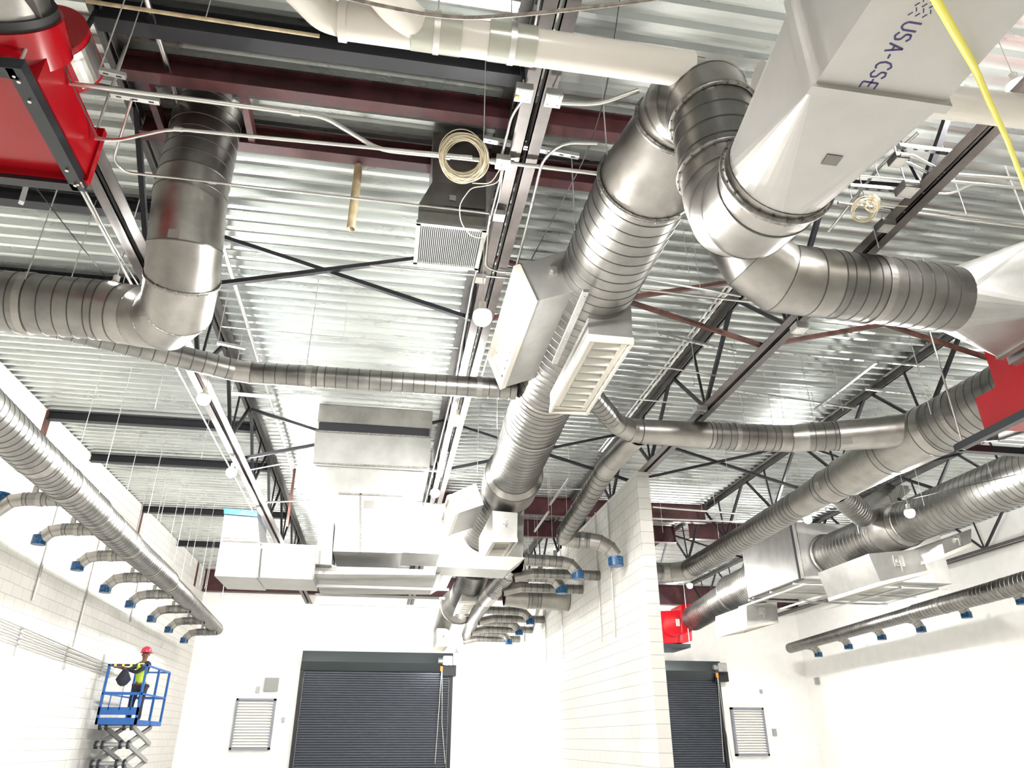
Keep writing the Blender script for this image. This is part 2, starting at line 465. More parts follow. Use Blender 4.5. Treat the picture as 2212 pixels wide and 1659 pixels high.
# purlin beams from the left wall to the first joist
def beam(x0, x1, y, z0, z1, lab, mat, name='roof_beam', w=.12, grp=None):
    T = thing(name, (x0, y, z0), lab, 'beam', grp)
    MB().box((x0, y-w/2, z0), (x1, y+w/2, z0+.012)).build('bottom_flange', M[mat], T)
    MB().box((x0, y-.006, z0+.012), (x1, y+.006, z1-.012)).build('web', M[mat], T)
    MB().box((x0, y-w/2, z1-.012), (x1, y+w/2, z1)).build('top_flange', M[mat], T)
for y, lab in ((7.15, 'dark beam passing behind the left red fan frame'), (8.80, 'dark beam just behind the left horizontal duct'), (13.62, 'dark beam meeting the first brown wall column'),
               (15.9, 'dark beam between the two brown wall columns'), (19.8, 'dark beam meeting the second brown wall column'), (23.5, 'farthest dark beam at the left wall')):
    beam(XL, -2.72, y, 6.93, 7.09, lab, 'dark', w=.14, grp='dark roof beams from the left wall')
beam(-2.68, .84, 4.52, 6.84, 7.08, 'dark roof beam in front of the red-brown beams', 'dark', w=.14)
for y in (13.62, 19.8, 26.5):
    o = MB().box((XL-.02, y-.11, 6.28), (XL+.012, y+.11, ZD-.02)).build('wall_column', M['rust'])
    tag(o, {13.62: 'nearest rusty brown steel column set in the left block wall', 19.8: 'middle rusty brown steel column in the left wall', 26.5: 'rusty brown steel column by the far left corner'}[y], 'column')
R1 = P(834, 231, z=6.85)[1]; R2 = P(700, 335, z=6.85)[1]
beam(-2.66, .82, R1, 6.83, 7.08, 'red-brown roof beam in front of the left vertical duct', 'redbeam', w=.13)
beam(-2.66, .82, R2, 6.83, 7.08, 'red-brown roof beam behind the left vertical duct', 'redbeam', w=.13)
beam(.90, 4.42, R1, 6.83, 7.08, 'red-brown roof beam above the junction boxes', 'redbeam', w=.13)
beam(.90, 4.42, R2, 6.83, 7.08, 'red-brown roof beam crossing above the large reducer', 'redbeam', w=.13)
for x in (-2.45, -1.62):
    o = MB().box((x-.03, R1+.06, 6.84), (x+.03, R2-.06, 6.95)).build('trimmer_angle', M['redbeam'])
    tag(o, 'short red trimmer %s of the left vertical duct' % ('left' if x < -2 else 'right'), 'beam')
for y, z0, lab in ((17.3, 6.62, 'deep red-brown beam crossing above the partition'), (19.4, 6.62, 'deep red-brown beam farther beyond the partition top')):
    beam(.9, 8.0, y, z0, 7.08, lab, 'redbeam', w=.16)
beam(8.2, 15.1, 18.9, 6.62, 7.08, 'deep red-brown beam behind the right plenum', 'redbeam', w=.16)
# X bridging between joists
n = 0
for y, bays in ((7.25, (0, 1, 2, 3)), (12.6, (0, 1, 2, 3)), (19.9, (1, 2, 3))):
    for b in bays:
        xa, xb = JX[b]+.03, JX[b+1]-.03
        mat = 'rust' if (b in (1, 2) and y < 8) else 'dark'
        pos = ['between the left and middle joists', 'between the middle joist and the partition joist', 'right of the partition joist', 'in the far right bay'][b] + {7.25: ', nearest row', 12.6: ', middle row', 19.9: ', far row'}[y]
        T = thing('cross_bridging', (xa, y, ZB), 'crossed steel angle bracing ' + pos, 'cross brace', 'crossed bracing between joists')
        MB().bar((xa, y, ZB+.06), (xb, y, ZD-.1), .05, .05).build('brace', M[mat], T)
        MB().bar((xa, y+.06, ZD-.1), (xb, y+.06, ZB+.06), .05, .05).build('brace', M[mat], T)

# ================================================================ LAMPS
LAMPS = [(P(245, 625, z=5.62), 'glowing round lamp behind the left horizontal duct'),
         (P(1042, 685, z=5.0), 'glowing round lamp nearest on the middle joist'),
         (P(987, 908, z=5.66), 'second glowing round lamp on the middle joist'),
         (P(440, 862, z=5.66), 'glowing lamp on the left joist just past the branch duct'),
         (P(500, 1020, z=5.66), 'glowing lamp halfway along the left joist'),
         (P(940, 1065, z=5.66), 'third glowing lamp on the middle joist, above the large box duct'),
         (P(555, 1125, z=5.66), 'glowing lamp beside the blue-topped duct'),
         (P(925, 1245, z=5.5), 'glowing lamp below the big box duct'),
         (P(1490, 1265, z=5.7), 'glowing lamp above the far red fan'),
         (P(1745, 1122, z=5.75), 'pear shaped glowing lamp behind the right plenum box'),
         (P(1965, 1108, y=10.9), 'bright lamp in front of the right spiral duct'),
         (P(2200, 190, z=6.4), 'bright lamp at the upper right behind the yellow cord'),
         ((.86, .4, 5.6), 'lamp overhead out of frame on the middle joist'),
         ((-2.7, -1.5, 5.6), 'lamp overhead out of frame on the left joist'),
         ((6.2, -1.5, 5.6), 'lamp overhead out of frame on the right'),
         ((8.08, 24.0, 5.6), 'lamp hidden behind the partition'),
         ((12.2, 22.5, 5.5), 'lamp far right beyond the plenum'),
         ((-2.7, 21.5, 5.5), 'lamp far left hidden by the big box duct'),
         ((13.8, 13.0, 5.6), 'unseen lamp added to whiten the right wall'),  # added lamp just outside the view, brightens the right wall
         ((2.2, 23.0, 3.9), 'lamp hanging low near the wide shutter'),
         ]
for p, lab in LAMPS:
    T = thing('lamp', (p[0], p[1], p[2]), lab, 'lamp', 'bare round lamps')
    r = .085
    mb = MB().sphere(p, r, 18, 11)
    mb.build('globe', M['bulb_small' if 'out of frame' in lab else 'bulb'], T)
    top = (p[0], p[1], p[2]+r)
    mb = MB(); cp = Vector(p)
    mb.loft([[cp+Vector((math.cos(a)*r*k, math.sin(a)*r*k, r*h)) for a in [2*PI*i/20 for i in range(20)]] for k, h in ((.93, .44), (.86, .62), (.62, .88), (.30, 1.04))], True, False, True)
    mb.build('cap', M['cream'], T)  # opaque cap added to keep the globe's upward light off the joist chords
    MB().cyl((p[0], p[1], p[2]+r*.9), (p[0], p[1], p[2]+r+.07), .032, 10).build('socket', M['cream'], T)
    nj = min(abs(p[0]-x) for x in JX) < .13
    MB().tube([(p[0], p[1], p[2]+r+.07), (p[0]+.003, p[1], max(p[2]+r+.09, 5.97 if nj else ZD))], .005, 6).build('cord', M['cream'], T)

# ================================================================ BIG DUCTS
# main run: up over a loop, then away along the middle of the room
MZ = 5.75
main_pts = [(1.915, 2.74, 4.33), (1.92, 2.85, 4.33), (1.93, 3.08, 4.39), (1.95, 3.25, 4.53), (1.965, 3.34, 4.72), (1.97, 3.36, 4.92),
            (1.965, 3.37, 5.40), (1.955, 3.41, 5.58), (1.93, 3.53, 5.73), (1.90, 3.68, 5.79), (1.89, 3.80, 5.79),
            (1.875, 4.42, 5.76), (1.865, 6.0, MZ), (1.87, 8.35, MZ), (1.88, 8.45, MZ), (2.0, 11.6, MZ-.02), (2.02, 11.75, MZ-.02), (2.05, 12.45, MZ-.03), (2.06, 12.6, MZ-.03), P(1042, 1145, y=14.58)]
main_r = [.30, .29, .29, .29, .285, .285, .285, .29, .295, .30, .30, .40, .405, .405, .42, .42, .50, .50, .44, .44]
main_k = ['p', 'e', 'e', 'e', 'e', 's', 'e', 'e', 'e', 'e', 'r', 's', 's', 'p', 's', 'r', 'p', 'r', 's']
duct_run('spiral_duct', 'big galvanised spiral duct looping over and running away down the room centre', 'duct', main_pts, main_r, main_k,
         rings=[0, 5, 6, 10, 11], seg=48, straps=[(12, .03), (12, .97), (14, .35)])
for (x, y, z0) in ((1.46, 5.18, 5.8), (1.45, 9.93, 5.8), (1.40, 11.9, 5.75), (1.53, 4.35, 5.9)):
    rodd(x, y, z0, ZD, 'threaded rod holding the left side of the big central spiral duct', 'rods on the central duct')
# far continuation under the big box duct
far_pts = [P(1027, 1215, z=5.35), P(1015, 1262, z=5.2), P(1000, 1290, z=5.1), P(990, 1310, z=5.0), P(958, 1362, y=22.6)]
duct_run('spiral_duct', 'far stretch of the central spiral duct beyond the large box duct', 'duct', far_pts, [.42, .40, .36, .5, .3], ['s', 's', 'r', 'r'], rings=[3], seg=32)

# overhead rectangular duct with square-to-round end, upper right
RZ0 = 4.07; RZ1 = 4.6
a = P(1757, 187, z=RZ0); b = P(2045, 217, z=RZ0)
RX0, RX1, RY = a[0], b[0], a[1]
RZ1 = P(1708, 5, y=RY)[2]
T = thing('rectangular_duct', (RX0, RY, RZ0), 'large rectangular sheet metal duct with purple handwriting tapering to a round collar', 'duct')
MB().box((RX0, -2.5, RZ0), (RX1, RY, RZ1)).build('duct_body', M['sheet_light'], T)
mb = MB()
for (x0, x1, z0, z1) in ((RX0-.025, RX1+.025, RZ0-.025, RZ0), (RX0-.025, RX1+.025, RZ1, RZ1+.025), (RX0-.025, RX0, RZ0, RZ1), (RX1, RX1+.025, RZ0, RZ1)):
    mb.box((x0, RY-.022, z0), (x1, RY+.022, z1))
mb.build('flange', M['sheet_light'], T)
def square_to_round(sq, c, n, r, seg=32, ref=Vector((0,0,1))):
    """sq: 4 corners in order round the axis; triangulated transition"""
    mb = MB(); n = Vector(n).normalized(); c = Vector(c); sq = [Vector(q) for q in sq]
    a = (ref-n*ref.dot(n)).normalized(); b = n.cross(a)
    circ = [c+a*(math.cos(2*PI*i/seg)*r)+b*(math.sin(2*PI*i/seg)*r) for i in range(seg)]
    own = []
    cen = sum(sq, Vector())/4
    for p in circ:
        d = [((p-c).dot((q-cen)-n*(q-cen).dot(n)), i) for i, q in enumerate(sq)]
        own.append(max(d)[1])
    for i in range(seg):
        j = (i+1) % seg
        mb.add([circ[i], circ[j], sq[own[i]]], [(0, 1, 2)])
        if own[i] != own[j]:
            mb.add([circ[j], sq[own[i]], sq[own[j]]], [(0, 1, 2)])
    return mb
square_to_round([(RX0, RY, RZ0), (RX0, RY, RZ1), (RX1, RY, RZ1), (RX1, RY, RZ0)], (1.915, 2.70, 4.33), (0, 1, 0), .295, 40).build('square_to_round', M['sheet_light'], T)
MB().cyl((1.915, 2.69, 4.33), (1.915, 2.75, 4.33), .30, 48, caps=False).build('collar', M['plain'], T)
# handwriting on the underside (reads down the duct), built from short pen strokes
GL = {'U': [[(0, 1), (0, .2), (.25, 0), (.5, .0), (.7, .2), (.7, 1)]], 'S': [[(.7, .85), (.45, 1), (.1, .9), (.1, .6), (.6, .45), (.65, .15), (.35, 0), (0, .12)]],
      'A': [[(0, 0), (.35, 1), (.7, 0)], [(.15, .4), (.55, .4)]], '-': [[(.15, .45), (.55, .5)]],
      'C': [[(.7, .85), (.4, 1), (.1, .8), (0, .45), (.15, .1), (.45, 0), (.7, .12)]], 'E': [[(.65, 1), (.05, 1), (.05, 0), (.65, 0)], [(.05, .52), (.5, .52)]]}
mb = MB()
def pen(mb, txt, o, along, up, h, adv, w=.008):
    o, along, up = Vector(o), Vector(along), Vector(up)
    for ch in txt:
        for st in GL.get(ch, []):
            for q in range(len(st)-1):
                p0 = o+along*(st[q][0]*h)+up*(st[q][1]*h); p1 = o+along*(st[q+1][0]*h)+up*(st[q+1][1]*h)
                mb.bar(p0, p1, w, .0016)
        o = o+along*adv*(.7 if ch == '-' else 1)
for ch, px, py in (('U', 1966, 60), ('S', 1949, 82), ('A', 1932, 106), ('-', 1920, 124), ('C', 1909, 144), ('S', 1896, 163), ('-', 1884, 177), ('E', 1875, 186)):
    q = P(px, py, z=RZ0)
    pen(mb, ch, (q[0]-.035, q[1]-.022, RZ0-.001), (0, .72, 0), (1, 0, 0), .068, 0, .0075)
mb.build('handwriting', M['ink'], T)
mb = MB(); q0 = P(1972, 26, z=RZ0)
for i in range(3):
    x = q0[0]+.03*i
    for j in range(7):
        mb.bar((x, q0[1]-.12+.02*j, RZ0-.001), (x+.018*((j % 2)*2-1)*.6, q0[1]-.105+.02*j, RZ0-.001), .004, .0014)
mb.build('handwriting', M['ink'], T)
# right elbow + spiral duct ending at red fan
eb = [(3.05, 5.12, 7.05), (3.05, 5.12, 6.15), (3.08, 5.13, 5.86), (3.2, 5.15, 5.64), (3.42, 5.18, 5.5), (3.72, 5.2, 5.5), (3.92, 5.2, 5.5), (5.28, 5.25, 5.5)]
duct_run('spiral_duct', 'spiral duct running right from a smooth elbow into the right-hand red fan', 'duct', eb, .325,
         ['p', 'e', 'e', 'e', 'e', 'p', 's'], rings=[], seg=44, straps=[(6, .35)])
T = thing('transition_duct', (5.3, 5.25, 5.5), 'square-to-round sheet metal transition joining the right-hand red fan', 'duct')
sq = [(5.98, 4.72, 5.12), (5.98, 4.72, 5.98), (5.98, 5.62, 5.98), (5.98, 5.62, 5.12)]
square_to_round(sq, (5.28, 5.25, 5.5), (1, 0, 0), .325, 32).build('cone', M['sheet'], T)
MB().box((5.98, 4.70, 5.10), (6.06, 5.64, 6.00)).build('flange', M['sheet'], T)
MB().box((6.06, 4.74, 5.14), (6.13, 5.60, 5.96)).build('flexible_connector', M['rubber'], T)
for q in ((1901, 505), (2165, 560)):
    p = P(*q, z=5.9)
rodd(4.32, 4.90, 5.75, ZD, 'rod carrying the right-hand elbow duct ahead of the red fan', 'rods on right elbow duct')

# right red fan
T = thing('blower_fan', (6.2, 5.4, 5.0), 'bright red square fan housing cut by the right edge of the picture', 'fan')
MB().box((6.13, 4.70, 5.06), (6.24, 5.66, 6.04)).build('inlet_flange', M['sheet'], T)
MB().box((6.24, 4.66, 4.98), (6.95, 6.0, 5.98)).build('housing', M['red'], T)
MB().hexa([(6.24, 5.1, 4.62), (6.95, 5.1, 4.62), (6.95, 6.3, 4.62), (6.24, 6.3, 4.62), (6.24, 4.9, 4.98), (6.95, 4.9, 4.98), (6.95, 6.3, 4.98), (6.24, 6.3, 4.98)]).build('scroll', M['red'], T)
MB().bar((6.22, 4.9, 4.55), (6.22, 6.7, 4.55), .08, .08).bar((7.2, 4.9, 4.55), (7.2, 6.7, 4.55), .08, .08).bar((6.2, 6.7, 4.55), (7.3, 6.7, 4.55), .08, .08).build('base_frame', M['black'], T)
for (x, y) in ((6.22, 5.0), (6.22, 6.62)):
    rodd(x, y, 4.5, ZD, 'white threaded rod beside the right-hand red fan', 'rods on the right red fan', r=.011)

# left vertical duct turning into horizontal duct
lv = [(-2.03, 5.56, 7.12), (-2.03, 5.60, 6.22), (-2.03, 5.62, 6.05), (-2.0, 5.70, 5.55), (-2.02, 5.86, 5.34), (-2.12, 6.20, 5.24), (-2.32, 6.52, 5.28), (-2.58, 6.70, 5.38), (-2.82, 6.78, 5.44), (-3.0, 6.78, 5.46), (-4.08, 6.76, 5.46)]
duct_run('spiral_duct', 'spiral duct dropping from the roof and elbowing left above the block wall side', 'duct', lv,
         [.31, .31, .315, .315, .315, .315, .31, .305, .30, .30, .30], ['s', 'p', 'p', 'e', 'e', 'e', 'e', 'e', 'p', 's'], rings=[(4, .012)], seg=44, straps=[(9, .62)])
T = thing('transition_duct', (-4.1, 6.76, 5.46), 'faceted square-to-round duct end at the left picture edge', 'duct')
square_to_round([(-4.9, 6.2, 4.95), (-4.9, 7.3, 4.95), (-4.9, 7.3, 6.0), (-4.9, 6.2, 6.0)], (-4.08, 6.76, 5.46), (-1, 0, 0), .305, 32).build('cone', M['sheet'], T)
rodd(-3.62, 6.47, 5.55, ZD, 'rod holding the left horizontal duct', 'rods on left horizontal duct')

# branch ducts that cross the room
bz = 5.68
lb = [(1.46, 8.35, bz), (-.95, 8.40, bz), (-1.05, 8.40, bz), (-1.85, 8.42, bz), (-2.05, 8.38, bz), (-3.9, 7.55, bz)]
duct_run('branch_duct', 'slim spiral branch duct running left from the central duct', 'duct', lb, .135, ['s', 'p', 's', 'e', 's'], seg=28, straps=[(2, .12), (0, .2)])
rodd(-1.2, 8.4, 5.8, ZD, 'rod on the slim left branch duct', 'rods on slim branch ducts')
rb = [(2.2, 7.95, bz), (2.95, 9.05, bz), (3.1, 9.25, bz), (3.35, 9.42, bz), (3.5, 9.44, bz), (4.55, 9.42, bz), (4.62, 9.42, bz), (5.62, 9.36, bz), (5.82, 9.34, bz), (6.05, 9.25, bz), (6.45, 9.12, bz), (7.35, 8.75, bz)]
duct_run('branch_duct', 'branch duct running right from the central duct over the partition to the wye', 'duct', rb, [.14, .14, .15, .165, .18, .2, .2, .2, .205, .21, .22, .25],
         ['s', 'e', 'e', 'p', 'p', 'p', 's', 'e', 'e', 's', 'p'], seg=32, straps=[(6, .35), (3, .2)])
rodd(5.05, 9.2, 5.8, ZD, 'thin rod at the strap of the right branch duct', 'rods on slim branch ducts')

# ---- right-bay spiral duct A
ra = [(7.72, 6.62, 5.62), (7.58, 8.4, 5.6), (7.55, 8.55, 5.6), (7.5, 9.3, 5.6), (7.5, 9.45, 5.6), (7.48, 10.55, 5.58), (7.48, 10.7, 5.58), (7.46, 11.05, 5.57), (7.46, 11.2, 5.57), (7.46, 12.0, 5.55), (7.46, 17.1, 5.45), (7.42, 17.4, 5.42), (7.1, 17.7, 5.42), (6.85, 17.75, 5.42), (5.75, 17.7, 5.42), (5.5, 17.65, 5.35), (5.32, 17.62, 5.1), (5.25, 17.6, 4.7)]
rr = [.385, .385, .385, .38, .36, .33, .30, .30, .27, .25, .24, .24, .24, .24, .24, .24, .24, .24]
duct_run('spiral_duct', 'tapering spiral duct running away from the right-hand red fan with a side wye', 'duct', ra, rr,
         ['s', 'p', 'p', 'p', 'p', 'r', 'p', 'r', 'p', 's', 'e', 'e', 'e', 's', 'e', 'e', 'e'], seg=40, straps=[(0, .75)])
rodd(7.2, 8.05, 5.62, ZD, 'rod holding the tapering spiral duct', 'rods on the tapering duct')
# ---- right-bay spiral duct B
rbp = [(10.45, 8.5, 5.6), (10.42, 13.0, 5.6), (10.42, 13.15, 5.6), (10.42, 13.75, 5.6), (10.42, 13.9, 5.6), (10.42, 15.95, 5.6)]
duct_run('spiral_duct', 'fat spiral duct running into the big plenum box on the right', 'duct', rbp, [.42, .42, .47, .47, .44, .44], ['s', 'r', 'p', 'r', 's'], rings=[1, (5, .06)], seg=44)
for y in (10.2, 11.9, 14.0):
    rodd(9.95, y, 5.6, ZD, 'rod on the fat right-hand spiral duct', 'rods on the fat right duct')
rb2 = [P(1672, 1240, y=18.66), P(1585, 1281, y=21.4), P(1576, 1287, y=21.7), P(1497, 1336, y=24.85)]
duct_run('spiral_duct', 'spiral duct between the plenum box and the distant red fan', 'duct', rb2, [.54, .54, .44, .41], ['s', 'r', 's'], rings=[1], seg=36)
# plenum
T = thing('plenum_box', (9.6, 16, 5.05), 'large galvanised plenum box fed by the fat right-hand duct', 'duct')
px0, px1, py0, py1, pz0, pz1 = 9.58, 13.6, 16.0, 18.65, 5.03, 6.38
MB().box((px0, py0, pz0), (px1, py1, pz1)).build('body', M['sheet'], T)
mb = MB()
for x in (px0+.12, 11.75): MB().box((x-.012, py0-.025, pz0), (x+.012, py0, pz1)).box((x-.012, py0-.025, pz0-.025), (x+.012, py1, pz0)).build('seam', M['flange'], T)
mb.box((px0-.02, py0-.02, pz0-.02), (px0+.02, py0+.02, pz1)).build('seam', M['dark'], T)
for i, (y, x0, x1) in enumerate(((16.15, 9.5, 13.7), (17.3, 9.5, 13.7), (18.5, 9.5, 13.7))):
    o = MB().bar((x0+.1, y+.2, pz0-.06), (x1, y+.2, pz0-.06), .05, .04).build('support_strut', M['strut'])
    tag(o, 'strut under the right plenum box, %s of three' % ('nearest', 'middle', 'farthest')[i], 'support strut', 'struts under the plenum')
for i, x in enumerate((9.75, 11.0, 12.3, 13.3)):
    o = MB().bar((x, 16.1, pz0-.11), (x, 19.6, pz0-.11), .05, .04).build('support_strut', M['strut'])
    tag(o, 'long strut under the right plenum box running away from the viewer, number %s from left' % ('one', 'two', 'three', 'four')[i], 'support strut', 'struts under the plenum')

# distant red fan
T = thing('blower_fan', (10.9, 24.2, 4.9), 'distant red fan housing beside the end of the partition', 'fan')
def facebox(mb, q, y0, y1):
    """box whose front face at depth y0 covers the given photo rectangle corners TL,TR,BR,BL"""
    c = [P(px, py, y=y0) for px, py in q]
    f = [Vector(v) for v in c]; bk = [v+Vector((0, y1-y0, 0)) for v in f]
    return mb.hexa([f[3], f[2], bk[2], bk[3], f[0], f[1], bk[1], bk[0]])
facebox(MB(), [(1424, 1320), (1474, 1318), (1477, 1388), (1428, 1390)], 25.0, 26.3).build('housing', M['red'], T)
facebox(MB(), [(1472, 1306), (1493, 1304), (1495, 1384), (1475, 1390)], 24.86, 25.9).build('side_panel', M['red'], T)
q = P(1452, 1352, y=25.0)
MB().cyl((q[0], 24.93, q[2]), (q[0], 25.0, q[2]), .36, 28).build('scroll', M['red'], T)
facebox(MB(), [(1424, 1391), (1492, 1391), (1492, 1399), (1426, 1399)], 24.8, 26.4).build('base_frame', M['black'], T)
q = P(1464, 1345, y=24.9)
MB().box((q[0]-.07, q[1]-.012, q[2]-.12), (q[0]+.07, q[1], q[2]+.12)).build('nameplate', M['panel'], T)
for px in (1430, 1490):
    q = P(px, 1394, y=24.86); rodd(q[0], q[1], q[2], ZD, 'rod holding the distant red fan', 'rods on the distant red fan', r=.012)

# ================================================================ LEFT WALL DUCT WITH OUTLETS
lp = [(-4.62, 7.2, 5.0), (-4.66, 9.8, 4.92), (-4.66, 10.0, 4.92), (-4.68, 12.2, 4.87), (-4.70, 12.35, 4.86), (-4.74, 14.2, 4.83), (-4.75, 14.4, 4.82), (-4.8, 17.4, 4.78), (-4.82, 17.6, 4.77), (-4.98, 24.2, 4.62)]
duct_run('spiral_duct', 'long spiral duct along the left block wall feeding a row of outlets', 'duct', lp, [.255, .255, .25, .25, .24, .24, .23, .22, .2, .17],
         ['s', 'r', 's', 'p', 's', 'p', 's', 'r', 's'], seg=36, straps=[(2, .4), (4, .4), (6, .5)])
def outlet(x0, y, z, x1, z1, r, lab, grp, cap=True, name='outlet_duct'):
    """short duct from a trunk at x0 that elbows down at x1, mouth wrapped in blue plastic"""
    s = 1 if x1 > x0 else -1
    e = min(.32, abs(x1-x0)*.5)
    zq = z-max(0, z-(z1+.36))
    pts = [(x0, y, z), (x1-s*e, y, zq-.02), (x1-s*e*.45, y, zq-.06), (x1-s*.05, y, zq-.16), (x1, y, z1+.10)]
    T = duct_run(name, lab, 'outlet duct', pts, r, ['s', 'e', 'e', 'e'], seg=20, group=grp, straps=[(0, .6)])
    MB().cyl((x1, y, z1-.02), (x1, y, z1+.13), r+.012, 20).build('blue_cover', M['blue'], T, label='crinkled blue plastic cover')
    c = (x1-s*e-s*.12, y, z)
    MB().box((c[0]-.035, y-.02, zq+r-.02), (c[0]+.035, y+.02, zq+r+.09)).build('hanger_tab', M['plain'], T)
    return T
ordn = ['nearest', 'second', 'third', 'fourth', 'fifth', 'sixth', 'seventh', 'eighth']
caps = [(2, 1075), (85, 1166), (168, 1223), (228, 1272), (282, 1305), (328, 1337), (365, 1360), (398, 1383)]
for i, q in enumerate(caps):
    p = P(*q, x=-5.72); zt = [4.83, 4.78, 4.74, 4.66, 4.62, 4.57, 4.53, 4.47][i]
    outlet(-4.85, p[1], zt, -5.72, p[2]-.06, .10, '%s left-wall outlet duct with blue wrapped mouth, counted from the viewer' % ordn[i], 'outlets along the left wall')
for i, (t, b) in enumerate((((277, 823), (201, 1080)), ((203, 790), None), ((304, 620), None), ((366, 1000), (275, 1150)), ((413, 920), None), ((490, 1100), None))):
    p = P(*t, z=ZD)
    if i in (0, 3): rodd(p[0], p[1], 4.98, ZD, 'long rod holding the left wall duct', 'rods on the left wall duct')
for y in (11.6, 14.0, 16.3, 18.8, 21.5):
    for x in (-4.45, -4.9):
        rodd(x, y, 4.95, ZD, 'long rod holding the left wall duct', 'rods on the left wall duct', r=.006)
for y in (8.7, 10.3, 13.2, 17.5, 20):
    rodd(-3.5, y, 5.9 if y < 12 else 6.2, ZD, 'short bright rod hanging free below the deck, left bay', 'loose rods in the left bay')

# right wall duct and outlets
rp = [(14.55, 11.5, 5.0), (14.6, 16.0, 4.86), (14.6, 18.8, 4.80), (14.62, 19.0, 4.8), (14.7, 26, 4.62)]
duct_run('spiral_duct', 'spiral duct along the right wall feeding outlets', 'duct', rp, [.24, .23, .21, .19, .17], ['s', 's', 'p', 's'], seg=28, straps=[(0, .9), (1, .6)])
for i, q in enumerate([(2208, 1300), (2088, 1330), (1990, 1361), (1905, 1378), (1833, 1398), (1768, 1415)]):
    p = P(*q, x=15.3)
    outlet(14.7, p[1], p[2]+.34, 15.3, p[2]-.04, .125, '%s right-wall outlet duct with blue wrapped mouth, counted from the right edge' % ordn[i], 'outlets along the right wall')

# ================================================================ PARTITION-SIDE DUCTS
dd = [(3.50, 9.56, 5.66), (3.40, 10.5, 5.6), (3.36, 10.8, 5.54), (3.15, 12.75, 5.02), (3.17, 12.9, 4.95), (3.35, 12.9, 4.92), (3.62, 12.85, 4.9), (3.80, 12.8, 4.86), (3.98, 12.8, 4.76), (4.08, 12.8, 4.62)]
T = duct_run('branch_duct', 'sloping spiral duct ending in an elbow beside the partition, mouth in blue wrap', 'duct', dd, [.16, .165, .17, .165, .155, .15, .145, .14, .135, .13], ['e', 'e', 's', 'e', 'e', 's', 'e', 'e', 'e'], seg=28, straps=[(5, .5)])
MB().cyl((4.08, 12.8, 4.44), (4.08, 12.8, 4.60), .14, 24).build('blue_cover', M['blue'], T, label='crinkled blue plastic cover')
mp = [P(1113, 1222, z=4.75), P(1100, 1237, z=4.75), P(1068, 1275, z=4.7), P(1050, 1295, z=4.68), P(1030, 1325, z=4.62), P(1008, 1372, z=4.48)]
duct_run('spiral_duct', 'narrow trunk duct behind the central boxes with arms toward the partition', 'duct', mp, [.17, .17, .2, .19, .17, .15], ['s', 's', 'p', 's', 's'], seg=24, rings=[(1, .01)])
outs = [((1246, 1249), 3.62), ((1211, 1280), 3.62), ((1144, 1347), 3.75), ((1120, 1370), 3.75), ((1098, 1390), 3.8)]
for i, (q, x) in enumerate(outs):
    p = P(*q, x=x)
    outlet(2.55, p[1]-.1, p[2]+.30, x, p[2]-.02, .11 if i < 2 else .10, '%s blue-mouthed outlet arm on the left of the partition' % ordn[i], 'outlet arms left of the partition')
    pts = [(2.5, p[1]+.75, p[2]+.12), (2.9, p[1]+.75, p[2]+.22), (PX0-.01, p[1]+.75, p[2]+.22)]
    duct_run('branch_duct', '%s straight branch duct entering the partition wall' % ordn[i], 'duct', pts, .10, ['e', 's'], seg=20, group='ducts through the partition')
p = P(1130, 1298, y=17.4)
duct_run('spiral_duct', 'thick short duct running into the partition behind the small arms', 'duct', [(2.75, 17.4, 4.66), (3.3, 17.4, 4.66), (3.6, 17.4, 4.66), (PX0-.01, 17.4, 4.66)], [.22, .28, .28, .30], ['r', 's', 'p'], seg=28)
# conduits down the partition
for i, (q0, q1) in enumerate((((1285, 1100), (1292, 1390)), ((1312, 1085), (1323, 1380)), ((1210, 1180), (1213, 1425)), ((1176, 1215), (1176, 1448)))):
    a = P(*q0, x=PX0-.03); b = P(*q1, x=PX0-.03)
    conduit([(PX0-.03, a[1], min(PZ, a[2])), (PX0-.03, a[1], b[2])], 'vertical conduit on the partition face, %s from the near end' % ('second', 'nearest', 'third', 'fourth')[i], 'conduits on the partition', r=.014, bend=0)

# ================================================================ BIG BOX DUCT (left centre)
BY = 12.4
T = thing('box_duct', (-.4, BY, 4.4), 'large rectangular sheet metal duct dropping from the roof and branching sideways', 'duct')
MB().box((-1.42, BY+.04, 6.5), (.56, BY+1.45, 6.80)).build('shadow_gap', M['dark'], T)  # solid dark box stands in for the shade in the gap below the collar
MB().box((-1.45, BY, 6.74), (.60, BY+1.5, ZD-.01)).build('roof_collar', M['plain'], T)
facebox(MB(), [(681, 930), (931, 944), (928, 1010), (676, 1000)], BY, BY+1.5).build('upper_box', M['sheet'], T)
u = [P(676, 1000, y=BY), P(928, 1010, y=BY), P(870, 1070, y=BY), P(731, 1065, y=BY)]
u = [Vector(v) for v in u]
MB().hexa([u[3], u[2], u[2]+Vector((0, 1.2, 0)), u[3]+Vector((0, 1.2, 0)), u[0], u[1], u[1]+Vector((0, 1.5, 0)), u[0]+Vector((0, 1.5, 0))]).build('taper', M['sheet'], T)
facebox(MB(), [(731, 1065), (870, 1070), (868, 1195), (719, 1191)], BY, BY+1.2).build('drop_box', M['sheet'], T)
facebox(MB(), [(868, 1084), (1118, 1094), (1112, 1204), (864, 1193)], 14.6, 15.8).build('right_arm', M['sheet'], T)
facebox(MB(), [(692, 1120), (722, 1122), (716, 1220), (680, 1218)], BY+.12, BY+1.3).build('turning_box', M['sheet'], T)
facebox(MB(), [(560, 1172), (684, 1178), (676, 1252), (553, 1247)], BY+.15, BY+1.2).build('left_arm', M['sheet'], T)
facebox(MB(), [(478, 1160), (560, 1164), (553, 1248), (463, 1244)], BY+.1, BY+1.25).build('end_box', M['sheet'], T)
